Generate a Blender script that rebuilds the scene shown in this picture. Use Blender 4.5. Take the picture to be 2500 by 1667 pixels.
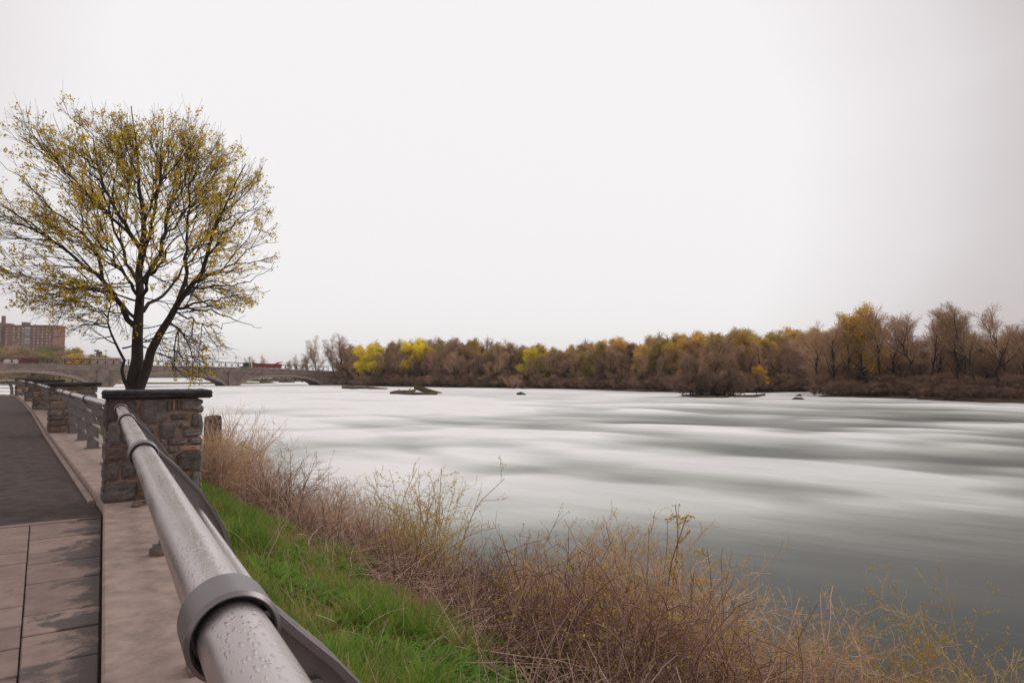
import bpy, bmesh, math, random
import numpy as np
from mathutils import Vector, Matrix, noise as mnoise
R_=math.radians
rng=np.random.default_rng(7); random.seed(7)
for o in list(bpy.data.objects): bpy.data.objects.remove(o,do_unlink=True)
scene=bpy.context.scene; C=scene.collection
# ---------------------------------------------------------------- camera, light, exposure
W0,H0=2500.0,1667.0; F=1550.0; HZ=917.0; CZ=1.45
TILT=math.atan((HZ-H0/2)/F)
cam=bpy.data.cameras.new('camera'); camo=bpy.data.objects.new('camera',cam); C.objects.link(camo)
cam.sensor_width=36; cam.lens=36*F/W0; cam.clip_start=.05; cam.clip_end=8000
camo.location=(0,0,CZ); camo.rotation_euler=(math.pi/2+TILT,0,0); scene.camera=camo
scene.view_settings.view_transform='Standard'; scene.view_settings.look='None'
scene.view_settings.exposure=0; scene.view_settings.gamma=1; scene.view_settings.use_curve_mapping=False
SUN_EL,SUN_AZ=R_(40),R_(68)     # azimuth clockwise from +Y
w=bpy.data.worlds.new('World'); scene.world=w; w.use_nodes=True
nt=w.node_tree; N=nt.nodes; L=nt.links; N.clear()
out=N.new('ShaderNodeOutputWorld'); bg=N.new('ShaderNodeBackground'); L.new(bg.outputs[0],out.inputs[0])
sky=N.new('ShaderNodeTexSky'); sky.sky_type='NISHITA'; sky.sun_disc=False; sky.sun_elevation=SUN_EL; sky.sun_rotation=SUN_AZ
tc=N.new('ShaderNodeTexCoord')
dot=N.new('ShaderNodeVectorMath'); dot.operation='DOT_PRODUCT'; L.new(tc.outputs['Generated'],dot.inputs[0])
gd=Vector((math.sin(R_(-5))*math.cos(R_(17)),math.cos(R_(-5))*math.cos(R_(17)),math.sin(R_(17)))); dot.inputs[1].default_value=gd
mr=N.new('ShaderNodeMapRange'); mr.interpolation_type='SMOOTHSTEP'
mr.inputs['From Min'].default_value=.70; mr.inputs['From Max'].default_value=.97; mr.inputs['To Min'].default_value=0; mr.inputs['To Max'].default_value=1
L.new(dot.outputs['Value'],mr.inputs['Value'])
mp=N.new('ShaderNodeMapping'); mp.inputs['Scale'].default_value=(1.2,1.2,3.5); L.new(tc.outputs['Generated'],mp.inputs[0])
nz=N.new('ShaderNodeTexNoise'); nz.inputs['Scale'].default_value=1.3; nz.inputs['Detail'].default_value=3; nz.inputs['Roughness'].default_value=.45; L.new(mp.outputs[0],nz.inputs['Vector'])
ad=N.new('ShaderNodeMath'); ad.operation='MULTIPLY_ADD'; L.new(nz.outputs['Fac'],ad.inputs[0]); ad.inputs[1].default_value=.36; L.new(mr.outputs[0],ad.inputs[2])
cr=N.new('ShaderNodeValToRGB'); L.new(ad.outputs[0],cr.inputs[0])
cr.color_ramp.elements[0].position=.12; cr.color_ramp.elements[0].color=(.58,.525,.52,1)
cr.color_ramp.elements[1].position=1.0; cr.color_ramp.elements[1].color=(.96,.935,.938,1)
e=cr.color_ramp.elements.new(.5); e.color=(.80,.755,.765,1)
sm=N.new('ShaderNodeVectorMath'); sm.operation='SCALE'; sm.inputs['Scale'].default_value=.1; L.new(sky.outputs[0],sm.inputs[0])
mx=N.new('ShaderNodeMix'); mx.data_type='RGBA'; mx.inputs['Factor'].default_value=.96; L.new(sm.outputs[0],mx.inputs[6]); L.new(cr.outputs[0],mx.inputs[7])
L.new(mx.outputs[2],bg.inputs[0]); bg.inputs[1].default_value=1.0
sl=bpy.data.lights.new('sun','SUN'); sl.energy=1.1; sl.angle=R_(25); sl.color=(1,.95,.9)
so=bpy.data.objects.new('sun',sl); C.objects.link(so)
sd=Vector((math.sin(SUN_AZ)*math.cos(SUN_EL),math.cos(SUN_AZ)*math.cos(SUN_EL),math.sin(SUN_EL)))
so.rotation_euler=sd.to_track_quat('Z','Y').to_euler(); so.location=sd*50
# ---------------------------------------------------------------- helpers
ct,st=math.cos(TILT),math.sin(TILT)
def ray(px,py):
    x=(px-W0/2)/F; u=(H0/2-py)/F
    return Vector((x,ct-u*st,st+u*ct))
def atY(px,py,Y):
    r=ray(px,py); k=Y/r.y; return Vector((r.x*k,Y,CZ+r.z*k))
def atz(px,py,z):
    r=ray(px,py); k=(z-CZ)/r.z; return Vector((r.x*k,r.y*k,z))
AZR=math.atan((256-1250)/F); D0=Vector((math.sin(AZR),math.cos(AZR))); N0=Vector((D0.y,-D0.x))
def TS(t,s,z=0): return Vector((D0.x*t+N0.x*s,D0.y*t+N0.y*s,z))
def mesh(name,V,faces,mats=(),midx=None,smooth=False,attr=None):
    """V (n,3); faces: list of int arrays (m,k)"""
    V=np.asarray(V,dtype=np.float32); m=bpy.data.meshes.new(name)
    faces=[np.asarray(f,dtype=np.int32) for f in faces if len(f)]
    nl=sum(f.size for f in faces); nf=sum(len(f) for f in faces)
    m.vertices.add(len(V)); m.vertices.foreach_set('co',V.ravel())
    m.loops.add(nl); m.loops.foreach_set('vertex_index',np.concatenate([f.ravel() for f in faces]))
    m.polygons.add(nf)
    tot=np.concatenate([np.full(len(f),f.shape[1],np.int32) for f in faces])
    m.polygons.foreach_set('loop_start',np.concatenate([[0],np.cumsum(tot)[:-1]]).astype(np.int32))
    m.polygons.foreach_set('loop_total',tot)
    for mt in mats: m.materials.append(mt)
    if midx is not None: m.polygons.foreach_set('material_index',np.asarray(midx,np.int32))
    m.polygons.foreach_set('use_smooth',np.full(nf,bool(smooth)))
    m.update(calc_edges=True)
    if attr:
        for k,a in attr.items():
            at=m.attributes.new(k,'FLOAT','POINT'); at.data.foreach_set('value',np.asarray(a,np.float32))
    return m
def obj(name,me,parent=None,loc=None,rot=None):
    o=bpy.data.objects.new(name,me); C.objects.link(o)
    if parent: o.parent=parent
    if loc is not None: o.location=loc
    if rot is not None: o.rotation_euler=rot
    return o
def tag(o,label=None,cat=None,group=None,kind=None):
    if label: o['label']=label
    if cat: o['category']=cat
    if group: o['group']=group
    if kind: o['kind']=kind
    return o
def thing(name,label,cat,loc=(0,0,0),rz=0,group=None):
    return tag(obj(name,None,None,loc,(0,0,rz)),label,cat,group)
class B:
    def __init__(s): s.v=[]; s.f=[]; s.m=[]; s.cur=0
    def add(s,v,f):
        k=len(s.v); s.v+= [tuple(x) for x in v]; s.f+=[[i+k for i in q] for q in f]; s.m+=[s.cur]*len(f)
    def box(s,c,d,M=None):
        x,y,z=d[0]/2,d[1]/2,d[2]/2
        v=[Vector((i*x,j*y,k*z)) for i in(-1,1) for j in(-1,1) for k in(-1,1)]
        if M is not None: v=[M@p for p in v]
        v=[p+Vector(c) for p in v]
        s.add(v,[(0,1,3,2),(4,6,7,5),(0,4,5,1),(2,3,7,6),(0,2,6,4),(1,5,7,3)])
    def prism(s,pts,a,b):     # pts: list of 2D (x,z) ; extruded in y from a to b
        n=len(pts); v=[(p[0],a,p[1]) for p in pts]+[(p[0],b,p[1]) for p in pts]
        f=[tuple(range(n)),tuple(range(2*n-1,n-1,-1))]+[(i,i+n,(i+1)%n+n,(i+1)%n) for i in range(n)]
        s.add(v,f)
    def tube(s,pts,r,n=8,cap=True):
        pts=[Vector(p) for p in pts]; rr=r if hasattr(r,'__len__') else [r]*len(pts)
        T0=(pts[1]-pts[0]).normalized(); ref=Vector((0,0,1)) if abs(T0.z)<.9 else Vector((1,0,0))
        v=[]
        for i,p in enumerate(pts):
            T=(pts[min(i+1,len(pts)-1)]-pts[max(i-1,0)]).normalized(); u=T.cross(ref).normalized(); q=u.cross(T)
            for k in range(n):
                a=2*math.pi*k/n; v.append(p+u*math.cos(a)*rr[i]+q*math.sin(a)*rr[i])
        f=[(i*n+k,i*n+(k+1)%n,(i+1)*n+(k+1)%n,(i+1)*n+k) for i in range(len(pts)-1) for k in range(n)]
        if cap: f+=[tuple(range(n-1,-1,-1)),tuple((len(pts)-1)*n+k for k in range(n))]
        s.add(v,f)
    def build(s,name,mats,parent=None,loc=None,smooth=False,rot=None,bevel=0):
        m=bpy.data.meshes.new(name); m.from_pydata([tuple(x) for x in s.v],[],s.f)
        if not isinstance(mats,(list,tuple)): mats=[mats]
        for mt in mats: m.materials.append(mt)
        m.polygons.foreach_set('material_index',s.m)
        if smooth: m.polygons.foreach_set('use_smooth',[True]*len(s.f))
        bm=bmesh.new(); bm.from_mesh(m); bmesh.ops.recalc_face_normals(bm,faces=bm.faces)
        if bevel: bmesh.ops.bevel(bm,geom=list(bm.edges),offset=bevel,segments=2,affect='EDGES',clamp_overlap=True)
        bm.to_mesh(m); bm.free()
        if smooth and hasattr(m,'set_sharp_from_angle'): m.set_sharp_from_angle(angle=R_(38))
        return obj(name,m,parent,loc,rot)
# --- vectorised tubes
def tubes(P,Rr,S=3):
    P=np.asarray(P,float); n,K,_=P.shape; Rr=np.broadcast_to(Rr,(n,K))
    T=np.gradient(P,axis=1); T/=np.linalg.norm(T,axis=2,keepdims=True)+1e-9
    A=np.zeros((n,1,3)); mT=np.abs(T.mean(axis=1)); A[np.arange(n),0,mT.argmin(axis=1)]=1
    U=np.cross(T,A); U/=np.linalg.norm(U,axis=2,keepdims=True)+1e-9; Vv=np.cross(T,U)
    a=np.arange(S)*2*np.pi/S
    V=P[:,:,None,:]+(U[:,:,None,:]*np.cos(a)[None,None,:,None]+Vv[:,:,None,:]*np.sin(a)[None,None,:,None])*Rr[:,:,None,None]
    idx=np.arange(n*K*S).reshape(n,K,S); i2=np.roll(idx,-1,axis=2)
    q=np.stack([idx[:,:-1],i2[:,:-1],i2[:,1:],idx[:,1:]],axis=-1).reshape(-1,4)
    return V.reshape(-1,3),q
def merge(parts):
    V=[];Q=[];k=0;tag_=[]
    for i,(v,q) in enumerate(parts): V.append(v);Q.append(q+k);k+=len(v);tag_.append(np.full(len(q),i))
    return np.concatenate(V),np.concatenate(Q),np.concatenate(tag_)
def rdir(n,r=rng):
    v=r.normal(size=(n,3)); return v/np.linalg.norm(v,axis=1,keepdims=True)
def leaves(pos,size,r=rng,aspect=.75,up=0):
    n=len(pos); a=rdir(n,r); a[:,2]+=up; a/=np.linalg.norm(a,axis=1,keepdims=True); b=np.cross(a,rdir(n,r)); b/=np.linalg.norm(b,axis=1,keepdims=True)+1e-9
    sz=(size*(.6+.8*r.random(n)))[:,None]
    V=np.stack([pos,pos+a*sz*.5+b*sz*aspect*.5,pos+a*sz,pos+a*sz*.5-b*sz*aspect*.5],axis=1).reshape(-1,3)
    return V,np.arange(4*n).reshape(n,4)
def grow(P,Rr,nc,u0,u1,ang,length,K,wob,trop,r0,r1,r=rng,taper=.5,bias=None,clump=None):
    """children of polylines P(n,Kp,3): returns (n*nc,K,3),(n*nc,K)"""
    n,Kp,_=P.shape; u=u0+(u1-u0)*((np.arange(nc)[None,:]+r.random((n,nc)))/nc)
    x=u*(Kp-1); i=np.minimum(x.astype(int),Kp-2); f=(x-i)[...,None]; rows=np.arange(n)[:,None]
    S=P[rows,i]*(1-f)+P[rows,i+1]*f; T=P[rows,i+1]-P[rows,i]; T/=np.linalg.norm(T,axis=2,keepdims=True)+1e-9
    Rp=Rr[rows,i]*(1-f[...,0])+Rr[rows,i+1]*f[...,0]
    S=S.reshape(-1,3);T=T.reshape(-1,3);Rp=Rp.reshape(-1);u=u.reshape(-1); m=len(S)
    ax=np.cross(T,rdir(m,r)); ax/=np.linalg.norm(ax,axis=1,keepdims=True)+1e-9
    a=(ang*(.65+.7*r.random(m)))[:,None]; D=T*np.cos(a)+ax*np.sin(a)
    if bias is not None: D=D+bias(S)
    D/=np.linalg.norm(D,axis=1,keepdims=True)
    Ln=length*(1-taper*u)*(.6+.8*r.random(m)); step=(Ln/(K-1))[:,None]
    out=np.empty((m,K,3)); out[:,0]=S
    for k in range(1,K):
        D=D+rdir(m,r)*wob+np.array(trop)[None,:]; D/=np.linalg.norm(D,axis=1,keepdims=True); out[:,k]=out[:,k-1]+D*step
    rs=np.minimum(r0,Rp*.8)[:,None]; rad=rs*(1-np.linspace(0,1,K))[None,:]+r1*np.linspace(0,1,K)[None,:]
    return out,np.minimum(rad,np.maximum(rs,r1))
def resample(pts,K):
    P=np.array([list(p) for p in pts],float)
    # Catmull-like smooth via cubic on cumulative length
    d=np.r_[0,np.cumsum(np.linalg.norm(np.diff(P,axis=0),axis=1))]; t=np.linspace(0,d[-1],K)
    return np.stack([np.interp(t,d,P[:,k]) for k in range(3)],axis=1)
def pnoise(x,y,s=0.):
    """vectorised value noise, smooth"""
    xi=np.floor(x).astype(np.int64); yi=np.floor(y).astype(np.int64); fx=x-xi; fy=y-yi
    fx=fx*fx*fx*(fx*(fx*6-15)+10); fy=fy*fy*fy*(fy*(fy*6-15)+10)
    def h(a,b):
        n=(a*374761393+b*668265263+int(s*7919)*1274126177)&0x7fffffff; n=((n^(n>>13))*1274126177)&0x7fffffff
        return ((n^(n>>16))&0xffff)/65535.0
    return (h(xi,yi)*(1-fx)+h(xi+1,yi)*fx)*(1-fy)+(h(xi,yi+1)*(1-fx)+h(xi+1,yi+1)*fx)*fy
def fbm(x,y,o=4,s=0.):
    a=.5; v=0; t=0
    for k in range(o): v=v+a*pnoise(x,y,s+k); t+=a; x=x*2.03+5.1; y=y*2.03+1.7; a*=.5
    return v/t
# ---------------------------------------------------------------- materials
def mat(name,col,rough=.8,metal=0,col2=None,scale=5,bump=0,bscale=None,detail=6,spec=.3,rnd=0,stretch=None,mid=.5,dist=.01,trans=0,coord='Object'):
    m=bpy.data.materials.new(name); m.use_nodes=True; t=m.node_tree; n=t.nodes; l=t.links
    p=n['Principled BSDF']; p.inputs['Roughness'].default_value=rough; p.inputs['Metallic'].default_value=metal
    p.inputs['Specular IOR Level'].default_value=spec
    c=n.new('ShaderNodeTexCoord'); v=c.outputs[coord]
    if stretch: q=n.new('ShaderNodeMapping'); q.inputs['Scale'].default_value=stretch; l.new(v,q.inputs[0]); v=q.outputs[0]
    src=None
    if col2:
        z=n.new('ShaderNodeTexNoise'); z.inputs['Scale'].default_value=scale; z.inputs['Detail'].default_value=detail; z.inputs['Roughness'].default_value=.6; l.new(v,z.inputs['Vector'])
        r=n.new('ShaderNodeValToRGB'); l.new(z.outputs['Fac'],r.inputs[0]); r.color_ramp.elements[0].position=mid-.16; r.color_ramp.elements[1].position=mid+.16
        r.color_ramp.elements[0].color=(*col,1); r.color_ramp.elements[1].color=(*col2,1); src=r.outputs[0]
    if rnd:
        oi=n.new('ShaderNodeObjectInfo'); hs=n.new('ShaderNodeHueSaturation'); hs.inputs['Color'].default_value=(*col,1)
        if src: l.new(src,hs.inputs['Color'])
        k=n.new('ShaderNodeMapRange'); k.inputs['To Min'].default_value=1-rnd; k.inputs['To Max'].default_value=1+rnd; l.new(oi.outputs['Random'],k.inputs['Value']); l.new(k.outputs[0],hs.inputs['Value']); src=hs.outputs[0]
    if src: l.new(src,p.inputs['Base Color'])
    else: p.inputs['Base Color'].default_value=(*col,1)
    if bump:
        z=n.new('ShaderNodeTexNoise'); z.inputs['Scale'].default_value=bscale or scale*4; z.inputs['Detail'].default_value=8; z.inputs['Roughness'].default_value=.65; l.new(v,z.inputs['Vector'])
        b=n.new('ShaderNodeBump'); b.inputs['Strength'].default_value=bump; b.inputs['Distance'].default_value=dist; l.new(z.outputs['Fac'],b.inputs['Height']); l.new(b.outputs[0],p.inputs['Normal'])
    if trans:
        tr=n.new('ShaderNodeBsdfTranslucent'); ms=n.new('ShaderNodeMixShader'); ms.inputs[0].default_value=trans
        if src: l.new(src,tr.inputs[0])
        else: tr.inputs[0].default_value=(*col,1)
        o=n['Material Output']; l.new(p.outputs[0],ms.inputs[1]); l.new(tr.outputs[0],ms.inputs[2]); l.new(ms.outputs[0],o.inputs[0])
    return m
def tintmat(name,cols,rough=.7,trans=.3,spec=.15):
    """colour from the per-plant attribute 'tint' (0..1)"""
    m=bpy.data.materials.new(name); m.use_nodes=True; t=m.node_tree; n=t.nodes; l=t.links; p=n['Principled BSDF']
    p.inputs['Roughness'].default_value=rough; p.inputs['Specular IOR Level'].default_value=spec
    a=n.new('ShaderNodeAttribute'); a.attribute_name='tint'; r=n.new('ShaderNodeValToRGB'); l.new(a.outputs['Fac'],r.inputs[0])
    el=r.color_ramp.elements
    while len(el)<len(cols): el.new(.5)
    for i,c in enumerate(cols): el[i].position=i/(len(cols)-1); el[i].color=(*c,1)
    l.new(r.outputs[0],p.inputs['Base Color'])
    tr=n.new('ShaderNodeBsdfTranslucent'); l.new(r.outputs[0],tr.inputs[0]); ms=n.new('ShaderNodeMixShader'); ms.inputs[0].default_value=trans
    l.new(p.outputs[0],ms.inputs[1]); l.new(tr.outputs[0],ms.inputs[2]); l.new(ms.outputs[0],n['Material Output'].inputs[0])
    return m
M={}
M['asphalt']=mat('asphalt',(.045,.031,.027),.8,col2=(.10,.073,.063),scale=5,detail=14,bump=.8,bscale=120,spec=.35,dist=.006)
M['concrete']=mat('concrete',(.43,.325,.28),.85,col2=(.25,.195,.172),scale=7,detail=12,bump=.5,bscale=110,dist=.004,mid=.56,coord='Object')
M['joint']=mat('joint_dirt',(.035,.028,.026),.9,bump=.5,scale=40)
M['mortar']=mat('mortar',(.50,.33,.25),.92,col2=(.38,.25,.19),scale=9,bump=.8,bscale=90,dist=.008)
M['stone']=mat('rubble_stone',(.125,.107,.10),.9,col2=(.26,.222,.205),scale=9,bump=1,bscale=26,dist=.02,rnd=.3,spec=.3,mid=.56)
M['brownstone']=mat('brown_stone',(.15,.108,.085),.85,col2=(.25,.185,.145),scale=8,bump=1,bscale=26,dist=.02,rnd=.3)
M['pinkstone']=mat('pink_sandstone',(.42,.27,.205),.85,col2=(.34,.21,.16),scale=12,bump=.6,bscale=50,dist=.008)
M['slate']=mat('dark_slate',(.030,.026,.027),.6,col2=(.085,.072,.072),scale=5,bump=1,bscale=14,stretch=(1.2,1.2,6),dist=.03,mid=.6)
M['cast']=mat('cast_metal',(.24,.22,.22),.40,metal=.8,bump=.15,scale=40,bscale=180,dist=.002)
M['dark']=mat('dark_gap',(.015,.013,.013),.9)
M['bolt']=mat('bolt_metal',(.3,.28,.28),.4,metal=.9)
M['bark']=mat('wet_bark',(.035,.026,.023),.85,col2=(.075,.055,.047),scale=6,bump=1,bscale=9,stretch=(3,3,.6),dist=.06)
M['twig']=mat('twig_bark',(.075,.050,.042),.85)
M['soil']=mat('bank_soil',(.05,.036,.028),.95,col2=(.075,.075,.03),scale=1.5,bump=.8,bscale=14,dist=.03)
M['land']=mat('wood_floor',(.085,.058,.040),.95,col2=(.13,.10,.05),scale=.08,bump=.6,bscale=2,dist=.1)
M['hillgrass']=mat('hill_grass',(.10,.105,.035),.95,col2=(.16,.14,.05),scale=.05)
M['hero_leaf']=mat('young_leaves',(.88,.60,.045),.6,col2=(.56,.42,.045),scale=.5,trans=.6,spec=.1)
def far_leaf():
    m=mat('far_leaf',(.5,.5,.5),.7,trans=.4,spec=.1); t=m.node_tree; n=t.nodes; l=t.links
    oi=n.new('ShaderNodeObjectInfo'); hs=n.new('ShaderNodeHueSaturation'); l.new(oi.outputs['Color'],hs.inputs['Color'])
    z=n.new('ShaderNodeTexNoise'); z.inputs['Scale'].default_value=.8; c=n.new('ShaderNodeTexCoord'); l.new(c.outputs['Object'],z.inputs['Vector'])
    a=n.new('ShaderNodeMath'); a.operation='MULTIPLY_ADD'; l.new(oi.outputs['Random'],a.inputs[0]); a.inputs[1].default_value=.3; a.inputs[2].default_value=.35; b=n.new('ShaderNodeMath'); b.operation='ADD'; l.new(a.outputs[0],b.inputs[0]); l.new(z.outputs['Fac'],b.inputs[1]); l.new(b.outputs[0],hs.inputs['Value'])
    for x in n:
        if x.type in('BSDF_PRINCIPLED','BSDF_TRANSLUCENT'): l.new(hs.outputs[0],x.inputs[0])
    return m
M['far_leaf']=far_leaf(); LEAFC={}
def leafm(nm,c,tr=.4):
    LEAFC[nm]=c; return

M['undertwig']=mat('undergrowth_twig',(.26,.165,.115),.9,rnd=.35)
leafm('leaf_lime',(.92,.80,.05)); leafm('leaf_ochre',(.70,.49,.13)); leafm('leaf_olive',(.50,.40,.12)); leafm('leaf_bud',(.50,.34,.22),.3); leafm('leaf_gold',(.85,.58,.06))
leafm('leaf_rust',(.27,.165,.115),.3); leafm('leaf_green',(.28,.28,.08))
M['fartwig']=mat('far_twig',(.40,.255,.165),.9,rnd=.3)
M['farbark']=mat('far_bark',(.040,.030,.025),.9,rnd=.3)
M['cane']=mat('dry_cane',(.53,.35,.27),.8,col2=(.70,.51,.37),scale=3,rnd=.15)
M['cane_dark']=mat('dark_cane',(.20,.115,.09),.8,col2=(.38,.235,.18),scale=3)
M['cane_yel']=mat('yellow_cane',(.46,.33,.12),.8,col2=(.56,.41,.23),scale=3)
M['bud']=mat('green_buds',(.58,.46,.05),.6,col2=(.62,.40,.07),scale=5,trans=.3)
M['wood']=mat('weathered_wood',(.035,.024,.021),.85,col2=(.07,.048,.04),scale=6,bump=1,bscale=12,stretch=(4,4,.6),dist=.03)
M['driftwood']=mat('driftwood',(.17,.115,.085),.85,col2=(.09,.065,.045),scale=1.2,bump=.8,bscale=4,dist=.1)
M['moss']=mat('mossy_log',(.10,.095,.02),.9,col2=(.06,.045,.03),scale=1.2)
M['rock']=mat('river_rock',(.05,.04,.036),.6,col2=(.1,.08,.07),scale=1,bump=1,bscale=3,dist=.1)
M['redpaint']=mat('red_paint',(.42,.035,.045),.45,spec=.5)
M['darkred']=mat('dark_red_paint',(.16,.022,.025),.5)
M['whitepaint']=mat('white_paint',(.72,.70,.69),.5)
M['cream']=mat('cream_panel',(.52,.37,.32),.6,col2=(.47,.33,.285),scale=.5)
M['tyre']=mat('tyre_rubber',(.02,.018,.018),.9)
M['chassis']=mat('dark_chassis',(.035,.03,.032),.7)
M['glass']=mat('vehicle_glass',(.03,.035,.04),.12,spec=.6)
M['greencab']=mat('dark_green_paint',(.05,.06,.05),.5)
M['truss']=mat('truss_paint',(.045,.05,.047),.7)
M['galv']=mat('galvanised_rail',(.33,.31,.31),.6,metal=.3)
M['brick']=mat('red_brick',(.25,.12,.09),.9,col2=(.20,.095,.072),scale=.25)
M['winframe']=mat('white_frame',(.6,.55,.54),.6)
M['winglass']=mat('window_glass',(.45,.43,.43),.25,spec=.6,rnd=.6)
M['balcony']=mat('balcony_grey',(.28,.26,.27),.7)
M['roof']=mat('roof_grey',(.16,.12,.115),.9)
# bridge masonry
def bridge_mat(nm,a,b,c):
    m=bpy.data.materials.new(nm); m.use_nodes=True; t=m.node_tree; n=t.nodes; l=t.links; p=n['Principled BSDF']; p.inputs['Roughness'].default_value=.9; p.inputs['Specular IOR Level'].default_value=.15
    co=n.new('ShaderNodeTexCoord'); q=n.new('ShaderNodeMapping'); q.inputs['Rotation'].default_value=(math.pi/2,0,0); l.new(co.outputs['Object'],q.inputs[0])
    br=n.new('ShaderNodeTexBrick'); br.inputs['Scale'].default_value=1; br.inputs['Brick Width'].default_value=1.1; br.inputs['Row Height'].default_value=.36; br.inputs['Mortar Size'].default_value=.03
    br.inputs['Color1'].default_value=(*a,1); br.inputs['Color2'].default_value=(*b,1); br.inputs['Mortar'].default_value=(*c,1); l.new(q.outputs[0],br.inputs['Vector'])
    z=n.new('ShaderNodeTexNoise'); z.inputs['Scale'].default_value=.35; z.inputs['Detail'].default_value=5; l.new(co.outputs['Object'],z.inputs['Vector'])
    k=n.new('ShaderNodeMapRange'); k.inputs['From Min'].default_value=.3; k.inputs['From Max'].default_value=.7; k.inputs['To Min'].default_value=.65; k.inputs['To Max'].default_value=1.2; l.new(z.outputs['Fac'],k.inputs['Value'])
    hs=n.new('ShaderNodeHueSaturation'); l.new(br.outputs['Color'],hs.inputs['Color']); l.new(k.outputs[0],hs.inputs['Value']); l.new(hs.outputs[0],p.inputs['Base Color'])
    return m
M['masonry']=bridge_mat('bridge_masonry',(.20,.155,.13),(.27,.21,.175),(.10,.075,.062))
M['parapet']=bridge_mat('parapet_masonry',(.20,.155,.13),(.29,.23,.195),(.10,.08,.065))
M['ringstone']=mat('ring_stone',(.32,.25,.21),.9,col2=(.26,.20,.17),scale=.8)
# steel handrail with rain drops
def pipe_mat():
    m=bpy.data.materials.new('wet_brushed_steel'); m.use_nodes=True; t=m.node_tree; n=t.nodes; l=t.links; p=n['Principled BSDF']
    p.inputs['Metallic'].default_value=.92; p.inputs['Base Color'].default_value=(.60,.545,.535,1)
    co=n.new('ShaderNodeTexCoord')
    q=n.new('ShaderNodeMapping'); q.inputs['Scale'].default_value=(150,55,150); l.new(co.outputs['Object'],q.inputs[0])
    dz=n.new('ShaderNodeTexNoise'); dz.inputs['Scale'].default_value=1.2; dz.inputs['Detail'].default_value=2; l.new(q.outputs[0],dz.inputs['Vector'])
    mxv=n.new('ShaderNodeMix'); mxv.data_type='RGBA'; mxv.blend_type='ADD'; mxv.inputs['Factor'].default_value=.9; l.new(q.outputs[0],mxv.inputs[6]); l.new(dz.outputs['Color'],mxv.inputs[7])
    vo=n.new('ShaderNodeTexVoronoi'); vo.inputs['Scale'].default_value=1.0; l.new(mxv.outputs[2],vo.inputs['Vector'])
    r=n.new('ShaderNodeMapRange'); r.interpolation_type='SMOOTHSTEP'; r.inputs['From Min'].default_value=.42; r.inputs['From Max'].default_value=.12; l.new(vo.outputs['Distance'],r.inputs['Value'])
    # drops only on parts of the top
    ms=n.new('ShaderNodeTexNoise'); ms.inputs['Scale'].default_value=9; ms.inputs['Detail'].default_value=3; l.new(co.outputs['Object'],ms.inputs['Vector'])
    mr=n.new('ShaderNodeMapRange'); mr.inputs['From Min'].default_value=.36; mr.inputs['From Max'].default_value=.46; l.new(ms.outputs['Fac'],mr.inputs['Value'])
    ge=n.new('ShaderNodeNewGeometry'); sp=n.new('ShaderNodeSeparateXYZ'); l.new(ge.outputs['Normal'],sp.inputs[0])
    mu=n.new('ShaderNodeMapRange'); mu.inputs['From Min'].default_value=.55; mu.inputs['From Max'].default_value=.9; l.new(sp.outputs['Z'],mu.inputs['Value'])
    a=n.new('ShaderNodeMath'); a.operation='MULTIPLY'; l.new(mr.outputs[0],a.inputs[0]); l.new(mu.outputs[0],a.inputs[1])
    b=n.new('ShaderNodeMath'); b.operation='MULTIPLY'; l.new(a.outputs[0],b.inputs[0]); l.new(r.outputs[0],b.inputs[1])
    bp=n.new('ShaderNodeBump'); bp.inputs['Strength'].default_value=.5; bp.inputs['Distance'].default_value=.0018; l.new(b.outputs[0],bp.inputs['Height']); l.new(bp.outputs[0],p.inputs['Normal'])
    sz=n.new('ShaderNodeTexNoise'); sz.inputs['Scale'].default_value=3.5; sz.inputs['Detail'].default_value=6; q2=n.new('ShaderNodeMapping'); q2.inputs['Scale'].default_value=(6,.8,6); l.new(co.outputs['Object'],q2.inputs[0]); l.new(q2.outputs[0],sz.inputs['Vector'])
    rr=n.new('ShaderNodeMapRange'); rr.inputs['From Min'].default_value=.3; rr.inputs['From Max'].default_value=.7; rr.inputs['To Min'].default_value=.2; rr.inputs['To Max'].default_value=.38; l.new(sz.outputs['Fac'],rr.inputs['Value'])
    l.new(rr.outputs[0],p.inputs['Roughness'])
    return m
M['pipe']=pipe_mat()
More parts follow.
